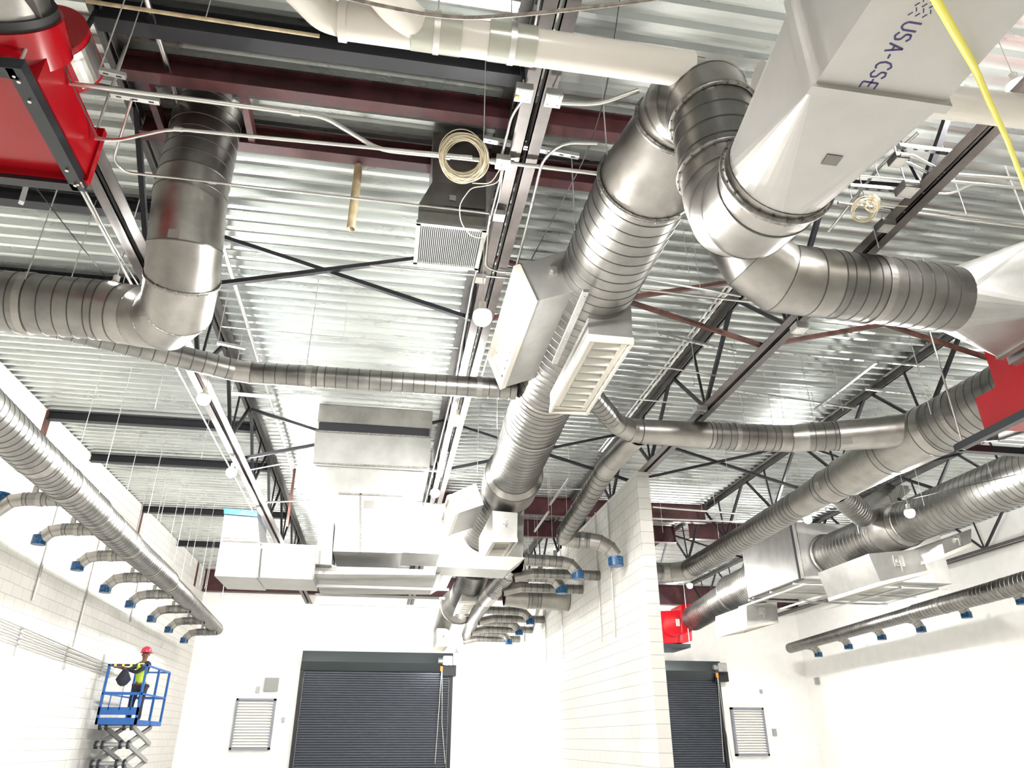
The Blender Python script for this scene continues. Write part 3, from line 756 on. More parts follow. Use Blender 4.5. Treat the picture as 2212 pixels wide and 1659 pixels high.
facebox(MB(), [(485, 1108), (556, 1114), (560, 1164), (478, 1160)], BY+.12, BY+1.2).build('riser', M['sheet'], T)
facebox(MB(), [(483, 1098), (556, 1104), (556, 1116), (484, 1110)], BY+.08, BY+1.22).build('blue_cover', M['blue'], T, label='blue plastic over the open duct top')
facebox(MB(), [(680, 1222), (962, 1232), (945, 1242), (676, 1240)], BY+.3, BY+2.2).build('lower_box', M['sheet'], T)
mb = MB()
for q0, q1 in (((676, 1001), (928, 1011)), ((731, 1066), (870, 1071)), ((779, 1193), (779, 1066)), ((560, 1172), (553, 1248)), ((684, 1178), (676, 1252)), ((868, 1195), (870, 1071)), ((960, 1198), (963, 1090)), ((478, 1160), (560, 1164)), ((681, 931), (931, 945))):
    a = P(*q0, y=BY-.01); b = P(*q1, y=BY-.01); MB().bar(a, b, .03, .03).build('seam_flange', M['flange'], T)
for i, (yy, z) in enumerate(((BY+.9, 3.93), (BY+1.8, 3.93), (BY+2.8, 3.93))):
    o = MB().bar((-1.3, yy, 4.02), (1.1, yy, 4.02), .05, .04).build('support_strut', M['strut'])
    tag(o, 'strut below the large box duct, %s of three' % ('nearest', 'middle', 'farthest')[i], 'support strut', 'struts under the box duct')
T = thing('box_duct', (1.5, 12.4, 4.2), 'low flat box duct passing beneath the second pair of register boxes', 'duct')
facebox(MB(), [(950, 1197), (1135, 1204), (1100, 1232), (945, 1224)], 12.2, 12.9).build('body', M['sheet'], T)
T = thing('box_duct', (2.6, 13, 5), 'dark upright duct panel behind the second right register box', 'duct')
facebox(MB(), [(1122, 1105), (1132, 1100), (1130, 1204), (1090, 1200)], 13.4, 14.6).build('body', M['sheet'], T)

# ================================================================ REGISTER BOXES
def register(front, y0, y1, gr, lab, frame_out=.07, n=9, handle=True, grp='register boxes on the central duct'):
    """front: TL,TR,BR,BL photo corners of the camera-facing side at depth y0; gr: 'bottom' or 'left' carries the grille"""
    c = [Vector(P(px, py, y=y0)) for px, py in front]; dy = Vector((0, y1-y0, 0))
    T = thing('register_box', c[3], lab, 'air register', grp)
    f = c; bk = [v+dy for v in f]
    MB().hexa([f[3], f[2], bk[2], bk[3], f[0], f[1], bk[1], bk[0]]).build('box_body', M['sheet'], T)
    if gr == 'bottom': A, B = f[3], f[2]; out = (f[3]-f[0]).normalized()
    else: A, B = f[0], f[3]; out = (f[0]-f[1]).normalized()
    C, D = B+dy, A+dy
    ab = (B-A).normalized(); dn = dy.normalized(); w = (B-A).length
    fw = w*.20; o2 = out*frame_out
    def strip(p, q, inw, wd, h0, h1, sh=0.0):
        i = inw*wd; a_, b_ = p+inw*sh, q+inw*sh
        return [a_+out*h0, b_+out*h0, b_+i+out*h0, a_+i+out*h0, a_+out*h1, b_+out*h1, b_+i+out*h1, a_+i+out*h1]
    mb = MB()
    oA, oB, oC, oD = A-ab*.008-dn*.008, B+ab*.008-dn*.008, C+ab*.008+dn*.008, D-ab*.008+dn*.008
    e = .028
    for p, q, iw in ((oA, oB, dn), (oD, oC, -dn), (oA+dn*e, oD-dn*e, ab), (oB+dn*e, oC-dn*e, -ab)):
        mb.hexa(strip(p, q, iw, e-.001, .001, frame_out))
    e2 = fw+.012
    for p, q, iw, wd in ((A+ab*.022, B-ab*.022, dn, fw), (D+ab*.022, C-ab*.022, -dn, fw), (A+dn*e2, D-dn*e2, ab, fw), (B+dn*e2, C-dn*e2, -ab, fw)):
        mb.hexa(strip(p, q, iw, wd-.022, .006, .026, .022))
    mb.build('grille_frame', M['cream'], T)
    MB().hexa(strip(A+dn*.02, B+dn*.02, dn, dy.length-.04, .001, .004)).build('backing', M['panel'], T)
    L = dy.length-2*fw
    for i in range(n):
        p = A+ab*fw+dn*(fw+L*(i+.25)/n); q = B-ab*fw+dn*(fw+L*(i+.25)/n)
        t = dn*(L/n*.22)
        MB().hexa([p+out*.005, q+out*.005, q+dn*.008+out*.005, p+dn*.008+out*.005, p+t+out*.05, q+t+out*.05, q+t+dn*.010+out*.05, p+t+dn*.010+out*.05]).build('louver_blade', M['cream'], T)
    if handle:
        m = (c[0]+c[1]+c[2]+c[3])/4+Vector((0, -.004, .05)); s = w*.10
        hd = MB().box((m.x-s, m.y-.02, m.z-s), (m.x+s, m.y, m.z+s)).build('damper_plate', M['steel'], T)
        WL[hd] = WL[T]
        MB().cyl((m.x, m.y-.05, m.z), (m.x, m.y-.018, m.z), s*.65, 14).build('damper_knob', M['zinc'], hd)
        MB().box((m.x-.012, m.y-.06, m.z-s*2.0), (m.x+.012, m.y-.045, m.z)).build('damper_lever', M['zinc'], hd)
    return T
register([(1269, 626), (1362, 640), (1367, 730), (1271, 722)], 5.95, 7.72, 'bottom', 'cream grille register box under the right side of the central duct, nearest')
register([(1124, 572), (1222, 541), (1268, 622), (1160, 650)], 5.72, 7.62, 'left', 'cream grille register box tilted left of the central duct, nearest')
register([(1064, 1103), (1118, 1108), (1117, 1162), (1065, 1162)], 12.1, 14.0, 'bottom', 'second register box under the right side of the central duct', n=7)
register([(974, 1068), (1028, 1043), (1045, 1090), (991, 1108)], 11.9, 13.4, 'left', 'second register box tilted left of the central duct', n=7)
register([(1000, 1247), (1040, 1249), (1036, 1299), (997, 1298)], 18.6, 20.6, 'bottom', 'third register box under the central duct', n=6)
register([(938, 1232), (972, 1222), (978, 1240), (937, 1247)], 17.5, 19.5, 'left', 'third register box tilted left of the central duct', n=6, handle=False)
register([(944, 1357), (971, 1358), (969, 1391), (943, 1390)], 21.6, 23.0, 'bottom', 'farthest register box below the end of the central duct', n=5)
register([(1876, 1196), (1985, 1186), (2003, 1232), (1902, 1256)], 13.3, 15.2, 'bottom', 'register box hanging under the fat right-hand duct', n=7, grp='register boxes on the right-hand duct')
register([(2034, 1168), (2098, 1142), (2098, 1172), (2040, 1196)], 12.6, 14.2, 'bottom', 'register box tilted right of the fat right-hand duct', n=6, grp='register boxes on the right-hand duct')
register([(1612, 1308), (1678, 1298), (1681, 1340), (1614, 1352)], 18.9, 20.9, 'bottom', 'register box under the far spiral duct before the red fan', n=6, grp='register boxes on the right-hand duct')
# saddle strip between the two nearest boxes
a = P(1266, 628, z=5.22); b = P(1198, 784, z=5.22)
mb = MB().bar(a, b, .055, .03)
for i in range(9):
    c = Vector(a).lerp(Vector(b), (i+.5)/9); mb.cyl((c.x, c.y, c.z-.022), (c.x, c.y, c.z-.014), .008, 6)
tag(mb.build('seam_strip', M['sheet']), 'narrow screwed metal strip between the two nearest register boxes', 'metal strip')

# ================================================================ ROOF DIFFUSER with slatted face
dyy = 5.35
T = thing('roof_diffuser', (.1, dyy, 5.8), 'box diffuser with a slatted face hanging by the middle joist', 'air register')
facebox(MB(), [(936, 285), (1052, 292), (1050, 400), (934, 393)], dyy, dyy+.6).build('neck', M['plain'], T)
zd = 5.83
c = [Vector(P(*q, y=dyy)) for q in ((934, 393), (1050, 400))]; d = [Vector(P(*q, y=dyy-.02)) for q in ((905, 440), (1050, 452))]
MB().hexa([d[0], d[1], d[1]+Vector((0, .78, 0)), d[0]+Vector((0, .78, 0)), c[0], c[1], c[1]+Vector((0, .6, 0)), c[0]+Vector((0, .6, 0))]).build('taper', M['plain'], T)
gx0, gx1, gy1 = d[0].x, d[1].x, P(903, 567, z=zd)[1]; gy0 = dyy-.02
MB().box((gx0, gy0, zd), (gx1, gy1, d[0].z)).build('body', M['plain'], T)
for i in range(30):
    x = gx0+.035+(gx1-gx0-.07)*(i+.5)/30
    MB().box((x-.0045, gy0+.03, zd-.022), (x+.0028, gy1-.03, zd-.002)).build('slat', M['strut'], T)
MB().box((gx0+.03, gy0+.03, zd-.003), (gx1-.03, gy1-.03, zd-.001)).build('backing', M['black'], T)
mb = MB()
mb.box((gx0-.01, gy0-.01, zd-.025), (gx1+.01, gy0+.03, zd+.01)).box((gx0-.01, gy1-.03, zd-.025), (gx1+.01, gy1+.01, zd+.01)).box((gx0-.01, gy0, zd-.025), (gx0+.03, gy1, zd+.01)).box((gx1-.03, gy0, zd-.025), (gx1+.01, gy1, zd+.01))
mb.build('face_frame', M['panel'], T)
q = P(978, 428, y=dyy-.02)
MB().box((q[0]-.03, q[1]-.006, q[2]-.03), (q[0]+.03, q[1]-.001, q[2]+.03)).build('sticker', M['sticker'], T)

# ================================================================ WHITE PVC PIPES (top)
PYY, PZZ, PR = 3.29, 5.75, .120
xa = P(742, 85, z=PZZ)[0]
T = thing('pvc_pipe', (xa, PYY, PZZ), 'thick white plastic pipe at the top left of the big elbow, with two clear couplings', 'pipe')
MB().tube([(xa, PYY, PZZ), (1.80, PYY-.01, PZZ)], PR, 32).build('pipe_body', M['pvc'], T)
MB().tube([(xa+.03, PYY, PZZ), (xa-.02, PYY, PZZ)], PR+.012, 32).build('pipe_hub', M['pvc'], T)
MB().tube([(xa, PYY, PZZ), (xa-.12, PYY-.02, PZZ), (xa-.42, PYY-.35, PZZ), (xa-.42, PYY-1.1, PZZ)], PR*.86, 28, bend=.16).build('elbow', M['pvc'], T)
MB().tube([(xa+.50, PYY, PZZ), (xa+.28, PYY-.22, PZZ-.02), (xa+.12, PYY-.5, PZZ-.02), (xa+.12, PYY-1.3, PZZ-.02)], PR*.95, 28, bend=.1).build('wye_branch', M['pvc'], T)
tag(MB().tube([(2.3, PYY-.02, PZZ), (6.2, PYY-.1, PZZ)], PR, 32).build('pvc_pipe', M['pvc']), 'thick white plastic pipe passing behind the rectangular duct at upper right', 'pipe')
for q0, q1 in ((888, 992), (1052, 1152)):
    x0 = P(q0, 105, z=PZZ)[0]; x1 = P(q1, 115, z=PZZ)[0]
    MB().cyl((x0, PYY-.01, PZZ), (x1, PYY-.01, PZZ), PR+.010, 32).build('coupling_band', M['coupling'], T, label='grey-green clear coupling band')
    xm = (x0+x1)/2
    MB().cyl((xm-.02, PYY-.01, PZZ), (xm+.02, PYY-.01, PZZ), PR+.016, 32).build('pipe_clamp', M['steel'], T)
    rodd(xm, PYY-.01, PZZ+PR+.02, ZD, 'rod over a coupling of the thick white pipe, %s one' % ('left' if q0 < 1000 else 'right'), 'rods on the white pipe')

# ================================================================ LEFT RED FAN
T = thing('blower_fan', (-3.0, 4.2, 5.6), 'glossy red blower fan with round belt guard at the upper left', 'fan')
FZ = 5.56
cA = P(38, 150, z=FZ); cB = P(172, 398, z=FZ)
fx = (cA[0]+cB[0])/2
mb = MB().bar((fx, cA[1]-.05, FZ), (fx, cB[1]+.03, FZ), .10, .09).bar((fx-1.2, cB[1], FZ), (fx, cB[1], FZ), .09, .09).bar((fx-1.2, cA[1], FZ), (fx, cA[1], FZ), .09, .09)
mb.build('base_frame', M['black'], T)
mb = MB()
for i in range(7):
    y = cA[1]+.05+(cB[1]-cA[1]-.1)*i/6
    if i in (0, 1, 5, 6): mb.cyl((fx, y, FZ-.062), (fx, y, FZ-.04), .013, 8)
mb.build('bolt', M['zinc'], T)
# housing: box over the frame + scroll drum + belt guard
x1 = fx+.06
MB().box((fx-1.2, cA[1]+.12, FZ+.05), (x1, cB[1]-.04, FZ+.45)).build('pedestal', M['red'], T)
MB().box((fx-1.2, cB[1]-.06, FZ-.005), (x1+.02, cB[1]+.0, FZ+.55)).build('end_panel', M['red'], T)
sc = Vector(P(22, 95, y=cA[1]+.12))
MB().cyl((sc.x-.12, cA[1]+.22, sc.z+.1), (sc.x-.12, cA[1]+.50, sc.z+.1), .33, 44).build('scroll', M['red'], T)
g = Vector(P(104, 62, y=4.22)); R1g = .27; gy0, gy1 = 4.22, 4.60
def stad(r): return [(g.x+math.cos(t)*r, g.z+math.sin(t)*r) for t in [PI*.5-PI*k/18 for k in range(19)]]+[(g.x-.55, g.z-r*1.0), (g.x-.55, g.z+r)]
MB().loft([[Vector((x, gy0, z)) for x, z in stad(R1g)], [Vector((x, gy1, z)) for x, z in stad(R1g)]], False, True, True).build('belt_guard', M['red'], T)
pts_ = [(g.x+math.cos(t)*(R1g+.004), g.z+math.sin(t)*(R1g+.004)) for t in [PI*.06-PI*.34*k/8 for k in range(9)]]
mb = MB(); vs = []
for x, z in pts_: vs += [(x, gy0+.05, z), (x, gy1-.03, z)]
mb.add(vs, [(2*i, 2*i+1, 2*i+3, 2*i+2) for i in range(8)])
mb.build('access_plate', M['steel'], T, label='bare stainless access plate')
ic = Vector(P(20, 10, z=FZ+.62))
MB().cyl((ic.x, ic.y-.05, ic.z-.10), (ic.x, ic.y-.75, ic.z+.20), .30, 36).build('inlet_duct', M['plain'], T, label='silver round inlet duct')
MB().cyl((ic.x, ic.y+.02, ic.z-.12), (ic.x, ic.y-.06, ic.z-.09), .335, 36).build('flexible_ring', M['rubber'], T, label='black rubber ring')
MB().cyl((ic.x, ic.y+.25, ic.z-.2), (ic.x, ic.y+.0, ic.z-.11), .36, 36).build('inlet_cone', M['red'], T)
q = P(157, 318, z=FZ+.02)
MB().box((x1-.14, cB[1]-.3, FZ+.04), (x1-.06, cB[1]-.2, FZ+.049)).build('nameplate', M['panel'], T)
rodd(fx+.02, cB[1]-.05, FZ-.05, ZD, 'bright rod at the far corner of the left red fan frame', 'rods on the left red fan', r=.011)
rodd(fx-.02, cA[1]+.02, FZ-.05, ZD, 'bright rod at the near corner of the left red fan frame', 'rods on the left red fan', r=.011)

# ================================================================ CONDUITS
C1 = 5.92
def line(q, z, **k):
    return [P(px, py, z=z) for px, py in q]
conduit(line([(150, 180), (648, 245), (700, 252), (820, 324), (1080, 350)], C1), 'upper silver conduit with an offset bend left of the middle joist', 'conduits in the left bay', couplings=[(0, .98), (3, .55), (3, .95)], r=.018)
conduit(line([(1080, 350), (1300, 376)], C1), 'silver conduit crossing right from the junction box above the coil', None, couplings=[(0, .1)], r=.018)
conduit(line([(205, 299), (255, 303), (372, 278), (1020, 340)], C1-.04), 'silver conduit with a blue mark running beneath the upper one', 'conduits in the left bay', couplings=[(2, .02)], r=.015)
conduit([P(285, 215, z=5.98), P(245, 345, z=5.98), P(268, 372, z=5.98), P(445, 392, z=5.98), P(1075, 463, z=5.98)], 'lower silver conduit ending at the box above the slatted diffuser', 'conduits in the left bay', couplings=[(3, .02)], r=.011)
conduit(line([(185, 2), (690, 78)], 6.78), 'yellowish conduit along the dark beam at the top', None, r=.016, mat='tan')
conduit(line([(1175, -60), (1165, 10), (1150, 90)], 6.0), 'white conduit left of the joist at the very top', None, r=.014)
conduit([P(1086, 368, z=5.9), P(1022, 612, z=5.9), P(985, 815, z=5.9), P(905, 1140, z=5.9)], 'long conduit running away along the left side of the middle joist', None, r=.012, couplings=[(0, .4), (1, .3)])
conduit([P(1290, 310, z=5.9), P(1215, 308, z=5.9), P(1172, 345, z=5.9), P(1120, 560, z=5.9), P(1040, 815, z=5.9)], 'bent conduit with a blue mark along the right side of the middle joist', None, r=.013, couplings=[(2, .4)])
conduit([P(1205, 222, z=5.9), P(1290, 226, z=5.9), P(1380, 195, z=5.95)], 'short thick white conduit running into the big elbow', None, r=.018)
conduit([P(1130, 215, z=5.9), P(1105, 250, z=5.9), P(1082, 345, z=5.9)], 'short flexible conduit between the yellow-ringed box and the box above the coil', None, r=.012)
conduit([P(800, 574, z=5.95), P(1025, 594, z=5.95), P(1120, 603, z=5.95)], 'thin conduit crossing at the near lamp box', None, r=.009)
conduit([P(1056, 480, z=5.9), P(1048, 575, z=5.9), P(1075, 587, z=5.9), P(1115, 590, z=5.9)], 'conduit dropping from the diffuser box and bending right', None, r=.012)
conduit([P(480, 705, z=6.5), P(990, 752, z=6.5)], 'thin conduit above the left branch duct', None, r=.009)
conduit([P(1125, 1057, z=5.9), P(1270, 1057, z=5.9)], 'thin conduit beyond the collar band', None, r=.010)
conduit([P(540, 1015, z=5.9), P(620, 1000, z=5.9), P(945, 1018, z=5.9)], 'pale conduit crossing in front of the large box duct', None, r=.012)
conduit([P(575, 1085, z=5.9), P(690, 1080, z=5.9)], 'pale strut crossing between the left joist and box duct', None, r=.02)
conduit([P(1380, 600, z=6.2), P(1600, 640, z=6.2)], 'conduit right of the big spiral duct, upper one', None, r=.012)
conduit([P(1385, 625, z=6.2), P(1640, 655, z=6.2)], 'conduit right of the big spiral duct, lower one', None, r=.012)
for i, dx in enumerate((0, .07)):
    conduit([(JX[2]-.30-dx, 6.0, 6.93), (JX[2]-.30-dx, 13.5, 6.93)], 'white conduit along the top of the partition joist, %s of a pair' % ('right', 'left')[i], 'paired conduits on the partition joist', r=.022 if i == 0 else .014, bend=0)
conduit([(JX[0]+.45, 3.5, 6.94), (JX[0]+.45, 16, 6.94)], 'thick grey conduit along the top of the left joist', None, r=.028, bend=0, couplings=[(0, .2), (0, .6)])
conduit([(JX[0]-.2, 5.0, 5.93), (JX[0]-.2, 22, 5.93)], 'bright conduit along the underside of the left joist', None, r=.014, bend=0, couplings=[(0, .3)])
conduit([P(1475, 872, z=6.0), P(1330, 858, z=6.0)], 'thin conduit from the partition joist box leftward', None, r=.011)
conduit([P(1600, 820, z=6.2), P(1400, 788, z=6.2)], 'thin conduit crossing right of the register boxes', None, r=.010)
for i, (a, b) in enumerate((((1945, 335), (2212, 405)), ((1935, 350), (2212, 425)))):
    p0 = P(a[0], a[1], z=6.0); p1 = P(a[0]+100, a[1]+40, z=6.0); p2 = P(b[0], b[1]-18, z=6.0)
    conduit([p0, P(a[0]+25, a[1], z=6.0), p1, p2], 'silver offset conduit below the rectangular duct at right, %s one' % ('upper', 'lower')[i], 'conduits at the upper right', r=.014)
conduit(line([(1985, 415), (2055, 420), (2100, 395), (2260, 412)], 6.0), 'silver conduit with a raised kink at the upper right', 'conduits at the upper right', r=.012)
conduit(line([(1810, 438), (2212, 490)], 6.0), 'silver conduit passing the small cable coil', 'conduits at the upper right', r=.014)
conduit(line([(1960, 448), (2212, 478)], 6.05), 'thin silver conduit right of the small cable coil', 'conduits at the upper right', r=.011)
conduit(line([(1790, 500), (1900, 360), (1985, 285)], 6.3), 'grey conduit rising beside the rectangular duct', 'conduits at the upper right', r=.014)
conduit(line([(1810, 375), (1985, 392)], 6.1), 'slim conduit left of the square junction box', 'conduits at the upper right', r=.011)
for q0, q1, zz, lab in (((1410, 1095), (1620, 1112), 6.1, 'white conduit crossing beyond the partition, upper'), ((1410, 1120), (1660, 1130), 6.0, 'white conduit crossing beyond the partition, lower')):
    conduit([P(*q0, z=zz), P(*q1, z=zz)], lab, 'white conduits beyond the partition', r=.02)
# slotted struts
for q0, q1, zz, lab in (((215, 152), (272, 165), 6.0, 'slotted strut stub at the left joist, upper'), ((240, 203), (345, 220), 6.0, 'slotted strut at the left joist, lower'),
                        ((1045, 300), (1250, 338), 6.0, 'slotted strut under the middle joist with rod ends'), ((1940, 315), (2060, 330), 6.1, 'slotted strut beside the joist at upper right'),
                        ((1835, 402), (1960, 412), 6.1, 'slotted strut ending at the dark junction box'), ((1420, 720), (1590, 760), 6.9, 'slotted strut up under the deck right of the spiral duct'),
                        ((1640, 756), (1998, 790), 6.95, 'long strut under the deck above the right branch duct'), ((1500, 830), (1850, 882), 6.95, 'second long strut under the deck above the right branch duct'),
                        ((1892, 783), (1760, 885), 6.75, 'slanting loose strut above the right branch duct'), ((1870, 840), (2010, 855), 6.9, 'short strut on the right joist'),
                        ((1230, 1032), (1188, 1090), 6.4, 'white hanging strut beyond the collar band, nearer'), ((1185, 1105), (1155, 1148), 6.3, 'white hanging strut beyond the collar band, farther'),
                        ((470, 740), (530, 752), 6.0, 'short strut bridging the left joist, nearer'), ((500, 850), (595, 858), 6.0, 'short strut bridging the left joist, farther')):
    a, b = P(*q0, z=zz), P(*q1, z=zz)
    T = thing('slotted_strut', a, lab, 'strut')
    MB().bar(a, b, .042, .035).build('channel', M['strut'], T)
    L = (Vector(b)-Vector(a)); nn = max(2, min(12, int(L.length/.1))); d = L.normalized()
    if True:
        for e in ((a, b) if zz > 6.15 else (a,)): MB().cyl((e[0], e[1], zz), (e[0], e[1], ZD), .005, 6).build('support_rod', M['rod'], T)
    for i in range(nn):
        c = Vector(a)+L*((i+.5)/nn); mb = MB(); mb.bar(c-d*.018+Vector((0, 0, -.018)), c+d*.018+Vector((0, 0, -.018)), .012, .003)
        mb.build('slot', M['dark'], T)
# junction boxes
def jbox(q, z, s, lab, mat='strut'):
    p = P(*q, z=z); T = thing('junction_box', p, lab, 'junction box', None)
    MB().box((p[0]-s, p[1]-s, z-s*.5), (p[0]+s, p[1]+s, z+s*.5)).build('box_body', M[mat], T)
    MB().box((p[0]-s*.9, p[1]-s*.9, z-s*.56), (p[0]+s*.9, p[1]+s*.9, z-s*.5)).build('cover_plate', M['steel'], T)
    for dx, dy in ((-.6, -.6), (.6, .6), (.6, -.6), (-.6, .6)): MB().cyl((p[0]+dx*s, p[1]+dy*s, z-s*.62), (p[0]+dx*s, p[1]+dy*s, z-s*.55), s*.12, 8).build('screw', M['zinc'], T)
    MB().cyl((p[0], p[1], z), (p[0], p[1], 5.98 if min(abs(p[0]-x) for x in JX) < .2 else ZD), .006, 6).build('support_rod', M['rod'], T); return T, p
t1, p1 = jbox((1131, 200), 5.85, .062, 'junction box with a yellow ring left of the joist')
MB().cyl((p1[0]-.045, p1[1]+.02, 5.808), (p1[0]-.045, p1[1]+.02, 5.816), .018, 12).build('yellow_ring', M['yellow'], t1)
jbox((1195, 212), 5.85, .062, 'junction box right of the joist under the white pipe')
jbox((1086, 350), 5.86, .058, 'junction box where the cream cable coil starts')
jbox((1078, 466), 5.90, .052, 'junction box beside the slatted diffuser')
jbox((1038, 602), 5.90, .052, 'junction box above the nearest lamp on the middle joist')
jbox((1960, 408), 5.95, .075, 'dark junction box on the joist at upper right', 'joist')
jbox((1912, 487), 5.85, .065, 'dark hanging junction box below the small cable coil', 'joist')
jbox((1727, 708), 5.80, .075, 'junction box on the underside of the partition joist below the elbow', 'strut')
jbox((1512, 885), 5.92, .08, 'junction box on the far part of the partition joist', 'strut')
jbox((1520, 922), 5.92, .07, 'junction box just before the branch duct crossing', 'strut')
jbox((1940, 345), 6.02, .06, 'junction box against the tapering rectangular duct', 'joist')
# brackets & tan tube
p = P(775, 355, z=6.85)
T = thing('hanging_tube', p, 'tan open-ended tube hanging from the red-brown beam', 'tube')
mb = MB(); mb.loft([mb.ring((p[0], p[1], 6.84), (0, 0, 1), .042, 20), mb.ring((p[0], p[1], 6.03), (0, 0, 1), .042, 20), mb.ring((p[0], p[1], 6.03), (0, 0, 1), .036, 20), mb.ring((p[0], p[1], 6.2), (0, 0, 1), .036, 20)], True).build('tube', M['tan'], T)
p = P(632, 1050, z=6.6)
tag(MB().box((p[0]-.025, p[1]-.025, 5.7), (p[0]+.025, p[1]+.025, 7.0)).build('hanging_tube', M['rust']), 'thin rusty upright hanging between the left joist and the large box duct', 'tube')
p = P(50, 430, z=6.2)
tag(MB().bar(P(57, 400, z=6.3), P(46, 438, z=6.0), .04, .04).build('slotted_strut', M['strut']), 'short strut end hanging below the left red fan', 'strut')

# cable coils
def coil(q, z, r, lab, n, tilt, tails):
    c = Vector(P(*q, z=z)); T = thing('cable_coil', c, lab, 'cable coil')
    ax = (Vector((0, 0, CAMZ))+Vector((0, 0, 0))-c).normalized(); ax = (ax+Vector(tilt)).normalized()
    a = ax.cross(Vector((0, 0, 1))).normalized(); b = ax.cross(a)
    for i in range(n):
        rr = r*random.uniform(.78, 1.02); off = Vector((random.uniform(-1, 1), random.uniform(-1, 1), random.uniform(-1, 1)))*r*.12
        e = random.uniform(.94, 1.06); ph = random.uniform(0, 6)
        pts = [c+off+a*math.cos(t)*rr+b*math.sin(t)*rr*e+ax*math.sin(2*t+ph)*.02 for t in [2*PI*k/40 for k in range(41)]]
        MB().tube(pts, .0042, 5, False).build('loop', M['cable'], T)
    for tl in tails:
        MB().tube([Vector(P(px, py, z=zz)) for px, py, zz in tl], .0045, 5, True, .15).build('cable_tail', M['cable'], T)
    return T
coil((1001, 340), 5.78, .185, 'large coil of cream cable hung below the conduits', 32, (0, .25, 0),
     [[(1085, 352, 5.8), (1078, 395, 5.75), (1045, 402, 5.75), (1018, 405, 5.75), (992, 440, 5.7), (994, 480, 5.7), (1018, 512, 5.7), (1050, 515, 5.75), (1058, 465, 5.8)],
      [(1088, 352, 5.8), (1080, 420, 5.75), (1066, 470, 5.8)], [(1088, 352, 5.8), (1060, 398, 5.72), (1020, 395, 5.72)]])
coil((1868, 455), 5.88, .11, 'small figure-eight coil of cream cable at the upper right', 12, (.4, .3, 0), [[(1905, 440, 5.9), (1945, 445, 5.9), (1960, 446, 5.95)]])
coil((1884, 440), 5.90, .075, 'small bundle lobe of cream cable beside the figure-eight coil', 8, (-.4, .5, .2), [])

# long cables and the yellow cord
def cable(pts, r, mat, lab, bend=.3, name='cable', cat='cable'):
    o = MB().tube([Vector(p) for p in pts], r, 6, True, bend).build(name, M[mat]); tag(o, lab, cat); return o
cable([P(640, -30, z=5.2), P(800, 8, z=5.2), P(920, 32, z=5.2), P(1010, 40, z=5.2), P(1150, 30, z=5.2), P(1330, 10, z=5.2), P(1480, -12, z=5.2)], .011, 'graycable', 'sagging grey-brown cable across the top of the picture')
cable([P(1345, -40, z=6.6), P(1310, 200, z=6.2), P(1270, 330, z=6.1), P(1148, 560, z=6.0)], .005, 'blackcable', 'thin black cable slanting from the white pipe to the register boxes')
cable([P(70, 395, z=5.9), P(150, 500, z=5.8), P(238, 610, z=5.75)], .005, 'blackcable', 'thin black cable from the left red fan to the lamp')
cable([P(1712, 1105, y=15.5), P(1870, 1100, y=12), P(2000, 1070, y=10.5), P(2240, 1015, y=9)], .006, 'blackcable', 'thin black cable sagging in front of the fat right-hand duct')
cable([P(175, 395, z=5.5), P(240, 520, z=5.85), P(320, 650, z=5.9)], .008, 'zinc', 'bright cable running from the fan frame corner along the left joist')
cable([P(2005, -30, z=3.6), P(2105, 145, z=3.9), P(2135, 215, z=4.2), P(2175, 300, z=4.5), P(2250, 500, z=4.9)], .015, 'yellow', 'yellow cord slanting down across the upper right corner', bend=.1, name='extension_cord', cat='cord')

# generic hanger rods in the right bays
for i, (t, z0) in enumerate((((1640, 745), 5.75), ((1729, 765), 5.8), ((1800, 790), 6.3), ((1668, 765), 5.9), ((1560, 935), 6.3), ((1420, 1020), 5.7), ((1890, 505), 6.5), ((1995, 560), 6.5), ((1580, 1060), 6.0), ((1540, 1060), 5.8), ((1640, 1050), 5.9))):
    p = P(*t, z=ZD); rodd(p[0], p[1], z0, ZD, 'thin threaded rod hanging below the deck in the right bays', 'loose rods in the right bays', r=.005)
for i, (t, z0) in enumerate((((1190, 1050), 5.2), ((1222, 1040), 5.2), ((1160, 1100), 5.0), ((1075, 900), 6.0), ((1140, 1090), 5.2))):
    p = P(*t, z=ZD); rodd(p[0], p[1], z0, ZD, 'thin threaded rod hanging beyond the central duct', 'loose rods beyond the central duct', r=.005)
for i, (t, z0) in enumerate((((285, 545), 6.2), ((209, 430), 5.9), ((400, 1010), 5.2), ((445, 1050), 5.2), ((470, 1120), 5.2), ((330, 1000), 5.1))):
    p = P(*t, z=ZD); rodd(p[0], p[1], z0, ZD, 'thin bright rod in front of the left wall', 'loose rods near the left wall', r=.005)

# right edge: small duct behind, cross ducts and slanting duct behind duct A
duct_run('branch_duct', 'short spiral branch behind the tapering duct running to the right edge', 'duct',
         [P(2085, 950, z=6.3), P(2110, 940, z=6.3), P(2150, 938, z=6.35), P(2212, 918, z=6.35), P(2300, 890, z=6.4)], .13, ['e', 's', 'e', 's'], seg=24)
duct_run('branch_duct', 'bent spiral branch between the two right-hand ducts', 'duct',
         [P(1805, 1060, y=12.0), P(1862, 1112, y=13.2), P(1900, 1085, y=14.6), P(1955, 1040, y=15.6), P(2050, 1035, y=15.8), P(2140, 1040, y=15.8)], .24, ['s', 'e', 's', 'e', 's'], seg=28)

